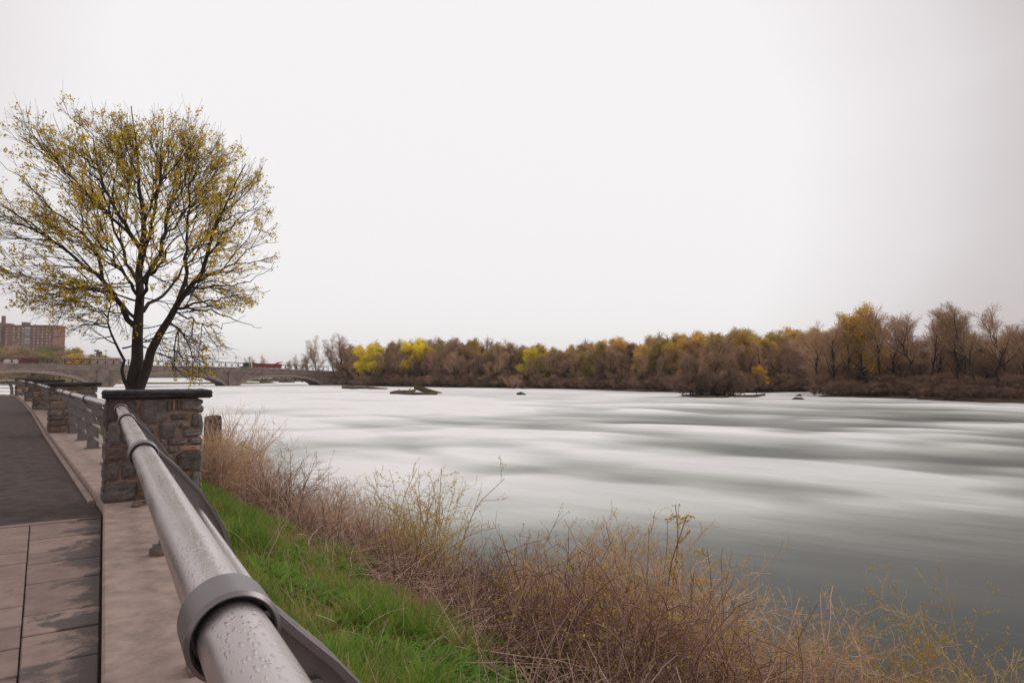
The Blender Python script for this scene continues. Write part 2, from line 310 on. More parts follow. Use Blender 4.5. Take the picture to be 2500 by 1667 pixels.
# paving with wet stains
def paver_mat():
    m=bpy.data.materials.new('paver_concrete'); m.use_nodes=True; t=m.node_tree; n=t.nodes; l=t.links; p=n['Principled BSDF']; p.inputs['Specular IOR Level'].default_value=.35
    co=n.new('ShaderNodeTexCoord'); v=co.outputs['Object']
    z=n.new('ShaderNodeTexNoise'); z.inputs['Scale'].default_value=6; z.inputs['Detail'].default_value=8; z.inputs['Roughness'].default_value=.7; l.new(v,z.inputs['Vector'])
    r=n.new('ShaderNodeValToRGB'); r.color_ramp.elements[0].position=.3; r.color_ramp.elements[0].color=(.23,.162,.140,1); r.color_ramp.elements[1].position=.7; r.color_ramp.elements[1].color=(.35,.255,.22,1); l.new(z.outputs['Fac'],r.inputs[0])
    oi=n.new('ShaderNodeObjectInfo'); hs=n.new('ShaderNodeHueSaturation'); k=n.new('ShaderNodeMapRange'); k.inputs['To Min'].default_value=.85; k.inputs['To Max'].default_value=1.12; l.new(oi.outputs['Random'],k.inputs['Value']); l.new(k.outputs[0],hs.inputs['Value']); l.new(r.outputs[0],hs.inputs['Color'])
    # damp patches gather next to the kerb
    sp=n.new('ShaderNodeSeparateXYZ'); l.new(v,sp.inputs[0])
    w1=n.new('ShaderNodeTexNoise'); w1.inputs['Scale'].default_value=3.4; w1.inputs['Detail'].default_value=7; w1.inputs['Roughness'].default_value=.68; q=n.new('ShaderNodeMapping'); q.inputs['Scale'].default_value=(.8,1,1); l.new(v,q.inputs[0]); l.new(q.outputs[0],w1.inputs['Vector'])
    d=n.new('ShaderNodeMapRange'); d.inputs['From Min'].default_value=-.45; d.inputs['From Max'].default_value=.02; d.inputs['To Min'].default_value=-.06; d.inputs['To Max'].default_value=.19; d.clamp=True; l.new(sp.outputs['X'],d.inputs['Value'])
    a=n.new('ShaderNodeMath'); a.operation='ADD'; l.new(w1.outputs['Fac'],a.inputs[0]); l.new(d.outputs[0],a.inputs[1])
    th=n.new('ShaderNodeMapRange'); th.inputs['From Min'].default_value=.57; th.inputs['From Max'].default_value=.64; l.new(a.outputs[0],th.inputs['Value'])
    mx=n.new('ShaderNodeMix'); mx.data_type='RGBA'; l.new(th.outputs[0],mx.inputs['Factor']); l.new(hs.outputs[0],mx.inputs[6]); mx.inputs[7].default_value=(.085,.064,.057,1); l.new(mx.outputs[2],p.inputs['Base Color'])
    ro=n.new('ShaderNodeMapRange'); ro.inputs['To Min'].default_value=.8; ro.inputs['To Max'].default_value=.5; l.new(th.outputs[0],ro.inputs['Value']); l.new(ro.outputs[0],p.inputs['Roughness'])
    bz=n.new('ShaderNodeTexNoise'); bz.inputs['Scale'].default_value=55; bz.inputs['Detail'].default_value=8; l.new(v,bz.inputs['Vector']); bp=n.new('ShaderNodeBump'); bp.inputs['Strength'].default_value=.5; bp.inputs['Distance'].default_value=.004; l.new(bz.outputs['Fac'],bp.inputs['Height']); l.new(bp.outputs[0],p.inputs['Normal'])
    return m
M['paver']=paver_mat()
def water_mat():
    m=bpy.data.materials.new('river_water'); m.use_nodes=True; t=m.node_tree; n=t.nodes; l=t.links; p=n['Principled BSDF']
    co=n.new('ShaderNodeTexCoord'); q=n.new('ShaderNodeMapping'); q.vector_type='POINT'; q.inputs['Rotation'].default_value=(0,0,R_(33)); l.new(co.outputs['Object'],q.inputs[0])
    q2=n.new('ShaderNodeMapping'); q2.inputs['Scale'].default_value=(.075,.30,1); l.new(q.outputs[0],q2.inputs[0])
    z=n.new('ShaderNodeTexNoise'); z.inputs['Scale'].default_value=1; z.inputs['Detail'].default_value=5; z.inputs['Roughness'].default_value=.52; z.inputs['Distortion'].default_value=.6; l.new(q2.outputs[0],z.inputs['Vector'])
    at=n.new('ShaderNodeAttribute'); at.attribute_name='foam_vignette'
    zz=n.new('ShaderNodeMapRange'); zz.inputs['From Min'].default_value=.3; zz.inputs['From Max'].default_value=.7; zz.inputs['To Min'].default_value=-.06; zz.inputs['To Max'].default_value=.07; l.new(z.outputs['Fac'],zz.inputs['Value'])
    a=n.new('ShaderNodeMath'); a.operation='ADD'; a.use_clamp=True; l.new(at.outputs['Fac'],a.inputs[0]); l.new(zz.outputs[0],a.inputs[1])
    q3=n.new('ShaderNodeMapping'); q3.inputs['Scale'].default_value=(.22,1.3,1); l.new(q.outputs[0],q3.inputs[0]); z3=n.new('ShaderNodeTexNoise'); z3.inputs['Scale'].default_value=1; z3.inputs['Detail'].default_value=6; z3.inputs['Distortion'].default_value=1.2; l.new(q3.outputs[0],z3.inputs['Vector'])
    z4=n.new('ShaderNodeMapRange'); z4.inputs['From Min'].default_value=.3; z4.inputs['From Max'].default_value=.7; z4.inputs['To Min'].default_value=-.035; z4.inputs['To Max'].default_value=.045; l.new(z3.outputs['Fac'],z4.inputs['Value']); a4=n.new('ShaderNodeMath'); a4.use_clamp=True; l.new(a.outputs[0],a4.inputs[0]); l.new(z4.outputs[0],a4.inputs[1]); a=a4
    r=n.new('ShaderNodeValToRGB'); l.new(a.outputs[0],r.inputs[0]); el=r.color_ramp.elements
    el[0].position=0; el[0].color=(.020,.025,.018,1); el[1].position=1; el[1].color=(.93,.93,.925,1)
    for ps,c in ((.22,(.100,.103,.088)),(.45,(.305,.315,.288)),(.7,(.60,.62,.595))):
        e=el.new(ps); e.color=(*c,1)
    l.new(r.outputs[0],p.inputs['Base Color'])
    ro=n.new('ShaderNodeMapRange'); ro.inputs['To Min'].default_value=.30; ro.inputs['To Max'].default_value=.75; l.new(a.outputs[0],ro.inputs['Value']); l.new(ro.outputs[0],p.inputs['Roughness'])
    p.inputs['IOR'].default_value=1.33; p.inputs['Specular IOR Level'].default_value=.42
    bp=n.new('ShaderNodeBump'); bp.inputs['Strength'].default_value=.15; bp.inputs['Distance'].default_value=.2; l.new(z.outputs['Fac'],bp.inputs['Height']); l.new(bp.outputs[0],p.inputs['Normal'])
    return m
M['water']=water_mat()
WZ=-2.55
# ================================================================ SETTING
# ---- water: one sheet with standing waves, foam thinned to the right as a painted vignette, carried as an attribute of place
Ys=np.r_[np.linspace(-30,2,10)[:-1],np.geomspace(2,2600,640)]
cs=np.linspace(-1,1,520); cs=np.sign(cs)*np.abs(cs)**1.15
YY,CC=np.meshgrid(Ys,cs,indexing='ij'); XX=CC*1.5*(np.maximum(YY,0)+12)
fd=np.array([.84,-.54]); al=XX*fd[0]+YY*fd[1]; ac=XX*fd[1]*-1+YY*fd[0]
dist=np.hypot(XX,YY)
wx=fbm(al/16,ac/12,3,31.)-.5; wy=fbm(al/16+9,ac/12+4,3,37.)-.5
alw,acw=al+14*wx,ac+9*wy
h1=fbm(alw/11+3,acw/6,3,1.); h2=fbm(al/34,ac/12+4,3,5.); h3=fbm(al/80,ac/40+7,2,9.)
cr_=np.random.default_rng(77); gs=[]
for px,py,wd_,a in ((1120,992,7,.5),(1270,1000,9,.6),(1620,985,10,.6),(1650,1060,9,.6),(2240,972,10,.5),(950,1000,6,.4),(1060,938,14,.5),(730,985,10,.5),(1900,1080,8,.35),(1400,1040,8,.35),(880,1050,5,.3),(1180,1055,6,.3)):
    p=atz(px*1.063,py*1.063,WZ); gs.append((p.x,p.y,wd_*.5,a))
for k in range(340):
    Yk=18*(150/18)**cr_.random(); Xk=(cr_.uniform(-.75,.85))*Yk; gs.append((Xk,Yk,cr_.uniform(.03,.11)*Yk*.8+.8,cr_.uniform(.10,.32)))
rg=np.zeros_like(XX)
for gx,gy,gw,a in gs:
    ly=gw*.95; arc=cr_.uniform(.15,.8); mk=(np.abs(XX-gx)<gw*3.2)&(np.abs(YY-gy)<ly*7)
    dx=(XX[mk]-gx)/gw+1.2*wx[mk]; dy=(YY[mk]-gy+.22*(XX[mk]-gx))/ly+1.8*wy[mk]+arc*dx*dx; dy=np.where(dy>0,dy/.55,dy/1.7)
    rg[mk]+=a*np.exp(-(dx*dx*.8+dy*dy))-.45*a*np.exp(-(dx*dx*.7+(dy-2.3)**2*.6))
rg=np.clip(rg,-.3,.9)
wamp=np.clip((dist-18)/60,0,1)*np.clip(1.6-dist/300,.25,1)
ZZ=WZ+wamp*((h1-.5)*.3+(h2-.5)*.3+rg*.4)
fb_=np.interp(dist,[8,10,14,20,35,60,90,200],[-.06,.02,.23,.37,.40,.47,.80,1.0])-.0150*np.clip(XX,-4,45)*np.clip(1-dist/160,0,1)  # whiter with distance; the drop to the right paints lens vignetting into the colour
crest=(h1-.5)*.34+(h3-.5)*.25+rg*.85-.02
foam_vignette=np.clip(fb_+crest*np.interp(dist,[10,22,60,200],[.2,.6,.9,.7]),0,1)
nY,nC=XX.shape; idx=np.arange(nY*nC).reshape(nY,nC)
q=np.stack([idx[:-1,:-1],idx[:-1,1:],idx[1:,1:],idx[1:,:-1]],-1).reshape(-1,4)
wm=mesh('river_water',np.stack([XX,YY,ZZ],-1).reshape(-1,3),[q],[M['water']],smooth=True,attr={'foam_vignette':foam_vignette.ravel()})
tag(obj('river_water',wm),kind='structure')
# ---- the kerb line: a polyline of chords from pillar to pillar
KP=[TS(-9,.03),TS(8.06,.03),Vector((-10.92,15.06,0)),Vector((-19.06,25.36,0)),Vector((-25.54,33.4,0)),Vector((-34.05,43.8,0)),Vector((-44.5,49.6,0)),Vector((-58,56,0)),Vector((-85,66,0)),Vector((-160,95,0))]
KA=np.array([[p.x,p.y] for p in KP]); seg=np.diff(KA,axis=0); sl_=np.linalg.norm(seg,axis=1); cum=np.r_[0,np.cumsum(sl_)]-17.06+8.06   # t=8.06 at the first pillar
def kcurve(t):
    t=np.asarray(t,float); x=np.interp(t,cum,KA[:,0]); y=np.interp(t,cum,KA[:,1])
    e=1.2; dx=np.interp(t+e,cum,KA[:,0])-np.interp(t-e,cum,KA[:,0]); dy=np.interp(t+e,cum,KA[:,1])-np.interp(t-e,cum,KA[:,1]); l_=np.hypot(dx,dy)+1e-9
    return x,y,dy/l_,-dx/l_
def shore(t): return np.interp(t,[-6,0,4,8,12,20,28,45,60,90],[8.5,7.8,7.0,6.1,5.6,5.2,6.5,6,7,9])
def gz(t,s):
    sh=shore(t); f=np.clip((s-.68)/(sh-.68),0,2.2)
    z=-.06-2.5*(f**1.05); z=z+(fbm(np.asarray(t)*1.1,np.asarray(s)*1.1,3,3.)-.5)*.28*np.clip(f*3,0,1)
    return np.where(s<.68,-.06,np.maximum(z,-4.5))
def bank(t,s):
    x,y,nx,ny=kcurve(t); return np.stack([x+nx*s,y+ny*s,gz(t,s)],-1)
tt=np.r_[np.linspace(-9,30,200),np.linspace(30.5,150,120)]; ss=np.r_[-60,-25,-8,[-.2,.3,.66,.74],np.linspace(.86,9,46),10,13,18]
TT,SS=np.meshgrid(tt,ss,indexing='ij'); V=bank(TT,SS)
# left of the kerb, the lawn stays flat just under the path
V[...,2]=np.where(SS<-.1,-.05,V[...,2])
idx=np.arange(TT.size).reshape(TT.shape); q=np.stack([idx[:-1,:-1],idx[:-1,1:],idx[1:,1:],idx[1:,:-1]],-1).reshape(-1,4)[:,::-1]
tag(obj('river_bank',mesh('river_bank',V.reshape(-1,3),[q],[M['soil']],smooth=True)),kind='structure')
def strip(name,t0,t1,s0,s1,z,m,n=60,kind='structure',thick=0,parent=None):
    t=np.linspace(t0,t1,n) if not hasattr(t0,'__len__') else np.array(t0); x,y,nx,ny=kcurve(t)
    rows=[(s0,z),(s1,z)] if not thick else [(s0,z-thick),(s0,z-.014),(s0+.014,z),(s1-.014,z),(s1,z-.014),(s1,z-thick)]
    V=np.stack([np.stack([x+nx*a,y+ny*a,np.full_like(x,b)],-1) for a,b in rows],1); K=len(rows)
    i=np.arange(len(t)*K).reshape(len(t),K); q=np.stack([i[:-1,:-1],i[:-1,1:],i[1:,1:],i[1:,:-1]],-1).reshape(-1,4)
    fs=[q]
    if thick: fs.append(np.array([i[0],i[-1][::-1]]))
    o=obj(name,mesh(name,V.reshape(-1,3),fs,[m]),parent)
    if kind: o['kind']=kind
    return o
strip('path',-9,150,-7.5,-.0,-.018,M['joint'],120)
PAV_END=7.90
asph=strip('asphalt_path',PAV_END,150,-7.0,-.012,0,M['asphalt'],140)
# paving slabs: rows across the path with a long joint that wanders off the kerb
pav=obj('paved_apron',None); tag(pav,kind='structure')
MR=Matrix(((N0.x,D0.x,0,0),(N0.y,D0.y,0,0),(0,0,1,0),(0,0,0,1)))   # local x = s, local y = t
pav.matrix_world=MR
rows=[7.90,7.80,7.42,7.10,6.56,6.18,5.62,4.89,4.52,4.05,3.6,3.2,2.7,2.3,1.7,1.2,.7,.1,-.6,-1.3,-2,-2.8]
rowsL=[7.90,7.80,7.5,7.16,6.66,6.27,5.7,5.12,4.72,4.35,3.95,3.4,3.0,2.4,1.9,1.3,.8,.3,-.4,-1.1,-1.9,-2.8]
def sj(t): return -.31-(t-3.95)*(.57-.31)/(7.84-3.95)
def slab(a,b,s0f,s1f,cutl=0,g=.010,zt=0):
    bb=B(); q_=.004; s=[s0f(a)+q_,s1f(a)-q_,s1f(b)-q_,s0f(b)+q_]; y=[a-g,a-g,b+g,b+g]
    zt+=random.uniform(-.003,.003); e=.006
    v=[(s[k],y[k],zt-.035) for k in range(4)]+[(s[k],y[k],zt-e) for k in range(4)]+[(s[k]+(e if k in(0,3) else -e),y[k]+(-e if k<2 else e),zt) for k in range(4)]
    f=[(4*r+k,4*r+(k+1)%4,4*r+4+(k+1)%4,4*r+4+k) for r in range(2) for k in range(4)]+[(8,9,10,11)]
    bb.add(v,f); return bb.build('paving_slab',M['paver'],pav)
k0=lambda t:.022
for a,b in zip(rows[:-1],rows[1:]):
    if a-b<.15: slab(a,b,lambda t:-2.6,k0,zt=.006)
    else: slab(a,b,sj,k0)
for a,b in zip(rowsL[1:-1],rowsL[2:]):
    sl2=lambda t:sj(t)-.78; slab(a,b,sl2,sj)
    slab(a-.12,b-.12,lambda t:sj(t)-1.6,sl2); slab(a,b,lambda t:sj(t)-2.5,lambda t:sj(t)-1.6)
# kerb slabs, one per bay
kerb=obj('kerb',None); tag(kerb,kind='structure')
cumP=[cum[1],cum[2],cum[3],cum[4],cum[5],cum[6],cum[7]]
ends=[-8.9]+list(cumP)+[75,95]
for a,b in zip(ends[:-1],ends[1:]):
    if b-a>30: continue
    k_=strip('kerb_slab',a+.01,b-.01,.0,.70 if a<0 else .92,.1,M['concrete'],12 if b-a<20 else 20,None,.18,kerb)
# worn strip along the kerb edge further on
bb=strip('kerb_edging',8.75,60,-.07,-.002,.035,M['concrete'],80,None,.07,kerb)
# ---- pillars
def stone_mesh(w,h,d,mt,seed=0,n=4):
    """split-faced block, front face toward -y, x 0..w, z 0..h"""
    r=np.random.default_rng(seed); xs=np.linspace(0,w,n+2); zs=np.linspace(0,h,n+2); V=[];idx={}
    for j,z in enumerate(zs):
        for i,x in enumerate(xs):
            edge=i in(0,n+1) or j in(0,n+1)
            jx=r.uniform(-1,1)*min(w,h)*.045; jz=r.uniform(-1,1)*min(w,h)*.045
            if i in(0,n+1) and j in(0,n+1): jx=(min(w,h)*.045)*(1 if i==0 else -1); jz=(min(w,h)*.045)*(1 if j==0 else -1)
            y=-d*(r.uniform(0,.25) if edge else r.uniform(.5,1)); idx[i,j]=len(V); V.append((x+jx,y,z+jz))
    nb=len(V); 
    F_=[(idx[i,j],idx[i+1,j],idx[i+1,j+1],idx[i,j+1]) for j in range(n+1) for i in range(n+1)]
    ring=[idx[i,0] for i in range(n+2)]+[idx[n+1,j] for j in range(1,n+2)]+[idx[i,n+1] for i in range(n,-1,-1)]+[idx[0,j] for j in range(n,0,-1)]
    for k in ring: V.append((V[k][0],.05,V[k][2]))
    m_=len(ring); F_+=[(ring[k],nb+k,nb+(k+1)%m_,ring[(k+1)%m_]) for k in range(m_)]
    b=B(); b.add(V,F_); me=bpy.data.meshes.new('stone'); me.from_pydata(b.v,[],b.f); me.materials.append(mt); return me
front=[(380,300,520,500,0),(540,295,800,525,0),(802,302,842,418,0),(850,300,886,415,2),(892,302,932,412,0),(940,300,1140,420,0),(830,445,1020,505,0),(1035,442,1140,585,0),(720,520,920,680,0),(930,535,1028,598,0),
(945,604,1133,685,0),(600,545,705,680,0),(810,692,1003,757,0),(1010,692,1133,757,0),(725,692,802,757,0),(800,768,905,835,0),(915,768,1128,828,2),(885,842,1120,1035,0),(1020,1042,1115,1240,0),
(262,300,372,495,0),(262,505,372,735,0),(235,745,450,882,1),(228,890,352,1078,0),(368,890,505,1062,0),(215,1092,512,1278,0),(522,1075,600,1262,1),(382,512,590,732,0),(458,742,715,880,0),(512,890,690,1062,0),(610,1072,800,1262,0),(700,845,875,1062,0),(812,1045,1010,1250,0)]
def pillar(P,yaw,idxp,w=.92,dep=.62,hh=1.10,label=''):
    """local x = away from path (s), local y = along the rail (t). base z .1"""
    t=thing('stone_pillar',label,'pillar',(P.x,P.y,.1),yaw,'stone railing pillars')
    b=B(); b.box((w/2,dep/2,hh/2-.15),(w-.05,dep-.05,hh+.28)); b.build('mortar_core',M['mortar'],t)
    if idxp==0:
        for k,(x0,y0,x1,y1,c) in enumerate(front):
            yc=(y0+y1)/2; f=(yc-280)/1000; xl=252-38*f; xr=1143-30*f; fw=w/(xr-xl)
            X0=(x0-xl)*fw; X1=min((x1-xl)*fw,w); Z1=hh*(1-(y0-285)/995); Z0=hh*(1-(y1-285)/995)
            X0=max(X0,0); X0+=.005; X1-=.005; Z0+=.004; Z1-=.004
            m_=stone_mesh(X1-X0,Z1-Z0,.028,M[('stone','brownstone','pinkstone')[c]],k+5)
            obj('stone',m_,t,(X0,.0,Z0))
    def wall(nx,origin,rz,seed,skip=False):
        rr=random.Random(seed); z=0.0
        while z<hh-.06:
            h=min(rr.choice([.10,.15,.21,.26]),hh-z-.01); x=0
            if hh-z-h<.08: h=hh-z-.01
            while x<nx-.03:
                ww=min(rr.uniform(.13,.36),nx-x)
                if nx-x-ww<.1: ww=nx-x
                mt=M[rr.choice(['stone']*6+['brownstone']*2+['pinkstone'] if idxp!=0 else ['stone']*5+['brownstone'])]
                m_=stone_mesh(max(ww-.022,.05),max(h-.02,.05),.03,mt,rr.randrange(9999),3)
                ca,sa=math.cos(rz),math.sin(rz)
                obj('stone',m_,t,(origin[0]+ca*x,origin[1]+sa*x,z+.006),(0,0,rz)); x+=ww
            z+=h
    if idxp>0: wall(w,(0,.0),0,idxp*7+1)
    wall(dep,(0,dep),-math.pi/2,idxp*7+2)      # side facing the path
    wall(dep,(w,0),math.pi/2,idxp*7+3)         # side facing the river
    if idxp<2: wall(w,(w,dep),math.pi,idxp*7+4)
    # cap slab with split edge
    r=np.random.default_rng(40+idxp); n=26; per=[]
    x0,x1,y0,y1=-.045,w+.10,-.07,dep+.07
    for i in range(n): per.append((x0+(x1-x0)*i/n,y0))
    for i in range(16): per.append((x1,y0+(y1-y0)*i/16))
    for i in range(n): per.append((x1-(x1-x0)*i/n,y1))
    for i in range(16): per.append((x0,y1-(y1-y0)*i/16))
    cx,cy=(x0+x1)/2,(y0+y1)/2; V=[];m_=len(per)
    for lv,(z,pull) in enumerate([(0,.03),(.018,.0),(.04,.008),(.055,-.004),(.078,.006),(.088,.022)]):
        for (x,y) in per:
            dx,dy=x-cx,y-cy; l_=math.hypot(dx,dy); k=pull+r.uniform(-.007,.007)
            V.append((x-dx/l_*k,y-dy/l_*k,z+hh+r.uniform(-.004,.004)))
    F_=[(l*m_+k,l*m_+(k+1)%m_,(l+1)*m_+(k+1)%m_,(l+1)*m_+k) for l in range(5) for k in range(m_)]+[tuple(range(m_-1,-1,-1)),tuple(5*m_+k for k in range(m_))]
    b=B(); b.add(V,F_); b.build('cap_slab',M['slate'],t)
    return t
def yaw_of(i):
    d=(KP[i+1]-KP[i]); return math.atan2(d.y,d.x)-math.pi/2
labs={1:'nearest grey rubble stone pillar where the foreground handrail ends',2:'second stone pillar along the path, pink stone below its cap',3:'third stone pillar along the path, partly hidden by curved rail posts',
4:'fourth stone pillar along the curving path',5:'fifth stone pillar where the railing swings away to the left',6:'farthest stone pillar at the left edge beside the asphalt path'}
for i in range(1,7):
    ya=yaw_of(i-1)*.5+yaw_of(i)*.5 if i>1 else yaw_of(0)
    pillar(KP[i],ya,i-1,label=labs[i])
# ---- railings
RS=.17; RZ=1.02; PR=.0460
outer=[(.052,1.045),(.085,1.01),(.145,.95),(.245,.83),(.33,.68),(.388,.52),(.415,.36),(.425,.2),(.43,.03)]
inner=[(-.02,.972),(.01,.935),(.05,.865),(.11,.77),(.17,.65),(.21,.52),(.235,.36),(.245,.2),(.24,.03)]
def post_meshes():
    b=B(); n=len(outer)
    for k in range(n-1):
        b.prism([inner[k],outer[k],outer[k+1],inner[k+1]],-.009,.009)
    web=b
    fl=B()
    for arr,s in((outer,1),(inner,-1)):
        for k in range(n-1):
            (ax,az),(bx,bz)=arr[k],arr[k+1]
            fl.prism([(ax,az),(ax-s*.014,az),(bx-s*.014,bz),(bx,bz)],-.040,.040)
    base=B(); base.box((.335,0,.032),(.27,.13,.024)); 
    ring=B(); K=40; ro,ri=.0600,.0508; prof=[(-.044,ri),(-.050,ri+.004),(-.050,ro-.004),(-.044,ro+.001),(.044,ro+.001),(.050,ro-.004),(.050,ri+.004),(.044,ri),(.012,ri),(.012,PR-.002),(-.012,PR-.002),(-.012,ri)]
    V=[];m_=len(prof)
    for k in range(K):
        a=2*math.pi*k/K
        for (y,r) in prof: V.append((r*math.cos(a),y,RZ+r*math.sin(a)))
    ring.add(V,[(k*m_+j,k*m_+(j+1)%m_,((k+1)%K)*m_+(j+1)%m_,((k+1)%K)*m_+j) for k in range(K) for j in range(m_)])
    bolt=B(); 
    for (x,z) in ((.12,.86),(.30,.52),(.335,.12)): bolt.tube([(0,-.024,0),(0,.024,0)],.014,10); break
    return web,fl,base,ring,bolt
def build_post(t):
    web,fl,base,ring,bolt=post_meshes()
    p=web.build('post',M['cast'],t); fl.build('flange',M['cast'],p); base.build('base_plate',M['cast'],p); ring.build('collar',M['cast'],p,smooth=True); bm_=bolt.build('bolt',M['bolt'],p,(.115,0,.915))
    for x,z in ((.325,.58),(.385,.15)):
        o=bm_.copy(); C.objects.link(o); o.location=(x,0,z)
    return p
proto_post=None
def railing(i,label,posts,Lb,near=False,sidx=0):
    """bay from pillar i to pillar i+1; local y along the bay"""
    global proto_post
    P=KP[i]; ya=yaw_of(i); c,s=math.cos(ya),math.sin(ya)
    o=Vector((P.x+c*.127,P.y+s*.127,.08))
    t=thing('railing',label,'railing',o,ya,'railing bays between the stone pillars')
    y0=-.0 if near else .58; y1=Lb
    b=B(); n=40 if near else 12; b.tube([(0,y0+(y1-y0)*k/n,RZ) for k in range(n+1)],PR,32 if near else 16); b.build('handrail',M['pipe'],t,smooth=True)
    for (x,z) in ((.215,.75),(.305,.49),(.335,.24)):
        b=B(); b.tube([(x,y0+(y1-y0)*k/n,z) for k in range(n+1)],.024,16); b.build('rail_tube',M['pipe'],t,smooth=True)
    for y in posts:
        if proto_post is None: p=build_post(t); proto_post=p
        else:
            p=proto_post.copy(); C.objects.link(p); p.parent=t
            for ch in proto_post.children: d=ch.copy(); C.objects.link(d); d.parent=p
        p.location=(0,y,0)
    return t
t0=9.0   # bay 0 starts at t=-9
railing(0,'foreground railing bay with wet steel handrail ending in the nearest pillar',[t0-1.6,t0+.98,t0+3.3,t0+5.75,t0+7.78],17.06+.06,True)
blab=['railing bay between the nearest and second stone pillar','railing bay between the second and third stone pillar','railing bay between the third and fourth stone pillar','railing bay between the fourth and fifth stone pillar','railing bay at the far left between the fifth and farthest pillar']
for k in range(1,6):
    Lb=(KP[k+1]-KP[k]).length; npst=max(3,round(Lb/2.3)); ps=[.7+ (Lb-.9)*(j+.5)/npst for j in range(npst)]
    if k==1: 
        ps=[]
        for px,py in ((184.5,961),(159,956),(219,970)):   # collars seen in the photograph
            p=atz(px,py,1.12); d=(KP[2]-KP[1]).normalized(); ps.append((p-KP[1]).dot(d))
        ps.append(Lb-.5)
    railing(k,blab[k-1],ps,Lb+.04)
# small things on the kerb slab
for (px,py,sz,lab) in ((383,1355,.05,'small brown stone lying on the kerb slab halfway along the foreground railing'),(335,1236,.045,'brown stone fragment on the kerb slab at the foot of the nearest pillar')):
    r=np.random.default_rng(px); bm=bmesh.new(); bmesh.ops.create_icosphere(bm,subdivisions=2,radius=sz)
    for v in bm.verts: v.co=Vector((v.co.x*1.3,v.co.y,max(v.co.z*.9,-.02)))*(1+r.uniform(-.22,.22))
    me=bpy.data.meshes.new('pebble'); bm.to_mesh(me); bm.free(); me.materials.append(M['brownstone'])
    p=atz(px,py,.1); tag(obj('pebble',me,None,(p.x,p.y,.118)),lab,'stone')
# ================================================================ BIG TREE
TY=26.0
def T3(px,py,dy=0): return atY(px,py,TY+dy)
base=T3(325,1010); base.z=-.9
limbs=[ # (pts px,py,dy), r0,r1
 ([(325,1040,0),(326,950,0),(334,864,0),(339,782,0),(345,685,0),(350,612,.1),(352,539,.2),(344,452,.3),(332,350,.4),(320,260,.5)],.36,.02),
 ([(340,1040,0),(343,950,-.1),(364,879,-.2),(393,806,-.3),(422,753,-.4),(475,694,-.6),(504,627,-.7),(528,549,-.8),(562,471,-.9),(600,400,-1)],.30,.02),
 ([(312,1040,-.2),(308,950,-.3),(305,903,-.4),(296,864,-.5),(273,820,-.6),(262,775,-.8),(275,735,-1),(262,700,-1.2)],.13,.02),
 ([(334,800,0),(310,767,-.2),(267,709,-.5),(242,675,-.7),(184,631,-1),(145,597,-1.2),(82,549,-1.5),(0,500,-1.8),(-35,470,-1.9)],.15,.015),
 ([(250,685,-.6),(245,636,-.5),(223,588,-.3),(184,556,0),(121,510,.4),(60,440,.7),(0,395,1)],.09,.012),
 ([(345,610,0),(310,549,.3),(271,486,.7),(242,423,1),(228,345,1.2),(194,280,1.4)],.13,.012),
 ([(322,575,.2),(260,520,-.6),(194,457,-1.1),(121,379,-1.6),(44,331,-2)],.09,.01),
 ([(346,690,0),(383,636,.3),(402,578,.5),(412,510,.8),(441,471,1),(465,394,1.3),(475,330,1.5)],.14,.012),
 ([(432,745,-.4),(450,680,-.1),(456,612,.2),(458,515,.6),(470,440,1),(500,360,1.4)],.12,.012),
 ([(425,757,-.4),(499,733,-1),(591,723,-1.6),(660,709,-2)],.07,.01),
 ([(427,753,-.4),(523,757,.5),(572,782,1),(640,800,1.4)],.07,.01),
 ([(410,780,-.3),(440,800,-1),(455,825,-1.4),(466,864,-1.7),(533,874,-2),(557,917,-2.2)],.06,.008),
 ([(335,735,0),(267,709,-1),(170,704,-1.8),(92,685,-2.3),(48,663,-2.5)],.055,.006),
 ([(268,800,-.6),(215,790,-1.2),(150,815,-1.7),(125,830,-2)],.045,.006),
 ([(480,690,-.6),(560,650,-.3),(625,600,0),(680,590,.3)],.07,.008),
 ([(505,625,-.7),(560,560,-1.4),(610,510,-2),(655,470,-2.4)],.06,.008),
 ([(345,640,0),(370,560,-1.2),(385,470,-2.2),(390,370,-2.9),(400,280,-3.3)],.12,.012),
 ([(343,700,0),(300,620,1.2),(270,520,2.2),(265,420,3),(270,320,3.5)],.11,.012),
 ([(350,760,0),(400,720,1.4),(450,650,2.8),(520,560,3.6),(560,480,4.1)],.1,.012),
 ([(335,780,0),(290,740,1.4),(230,700,2.8),(170,640,3.8),(110,600,4.5)],.09,.01),
 ([(345,745,0),(360,690,-1.6),(400,620,-3),(450,560,-4),(500,500,-4.6)],.1,.01),
 ([(335,720,0),(300,660,-1.6),(240,590,-3),(190,520,-4),(150,450,-4.6)],.09,.01),
 ([(300,850,-.5),(340,830,-1.5),(390,835,-2.2),(430,860,-2.8),(470,890,-3.2)],.045,.006),
 ([(262,775,-.8),(225,745,-1),(180,735,-1.1),(130,745,-1.2)],.04,.006),
 ([(352,540,.2),(395,450,.6),(425,370,.9),(440,300,1.1)],.07,.008),
 ([(242,423,1),(190,370,.6),(140,310,.2),(130,275,0)],.05,.007),
 ([(262,470,.8),(200,400,1.8),(140,360,2.4)],.05,.007),
 ([(400,580,.5),(470,500,2),(530,430,3),(570,380,3.4)],.06,.008),
 ([(440,730,-.4),(500,690,.8),(560,690,1.6),(640,660,2.2)],.06,.008),
 ([(470,700,-.5),(540,700,-1.6),(610,690,-2.4),(670,640,-3)],.06,.008),
 ([(425,757,-.4),(480,790,-1),(540,800,-1.8),(600,770,-2.4)],.05,.007),
 ([(530,545,-.8),(590,520,.4),(640,500,1.2),(672,520,1.6)],.05,.007),
 ([(340,452,.3),(300,380,.5),(275,310,.7)],.05,.008),
]
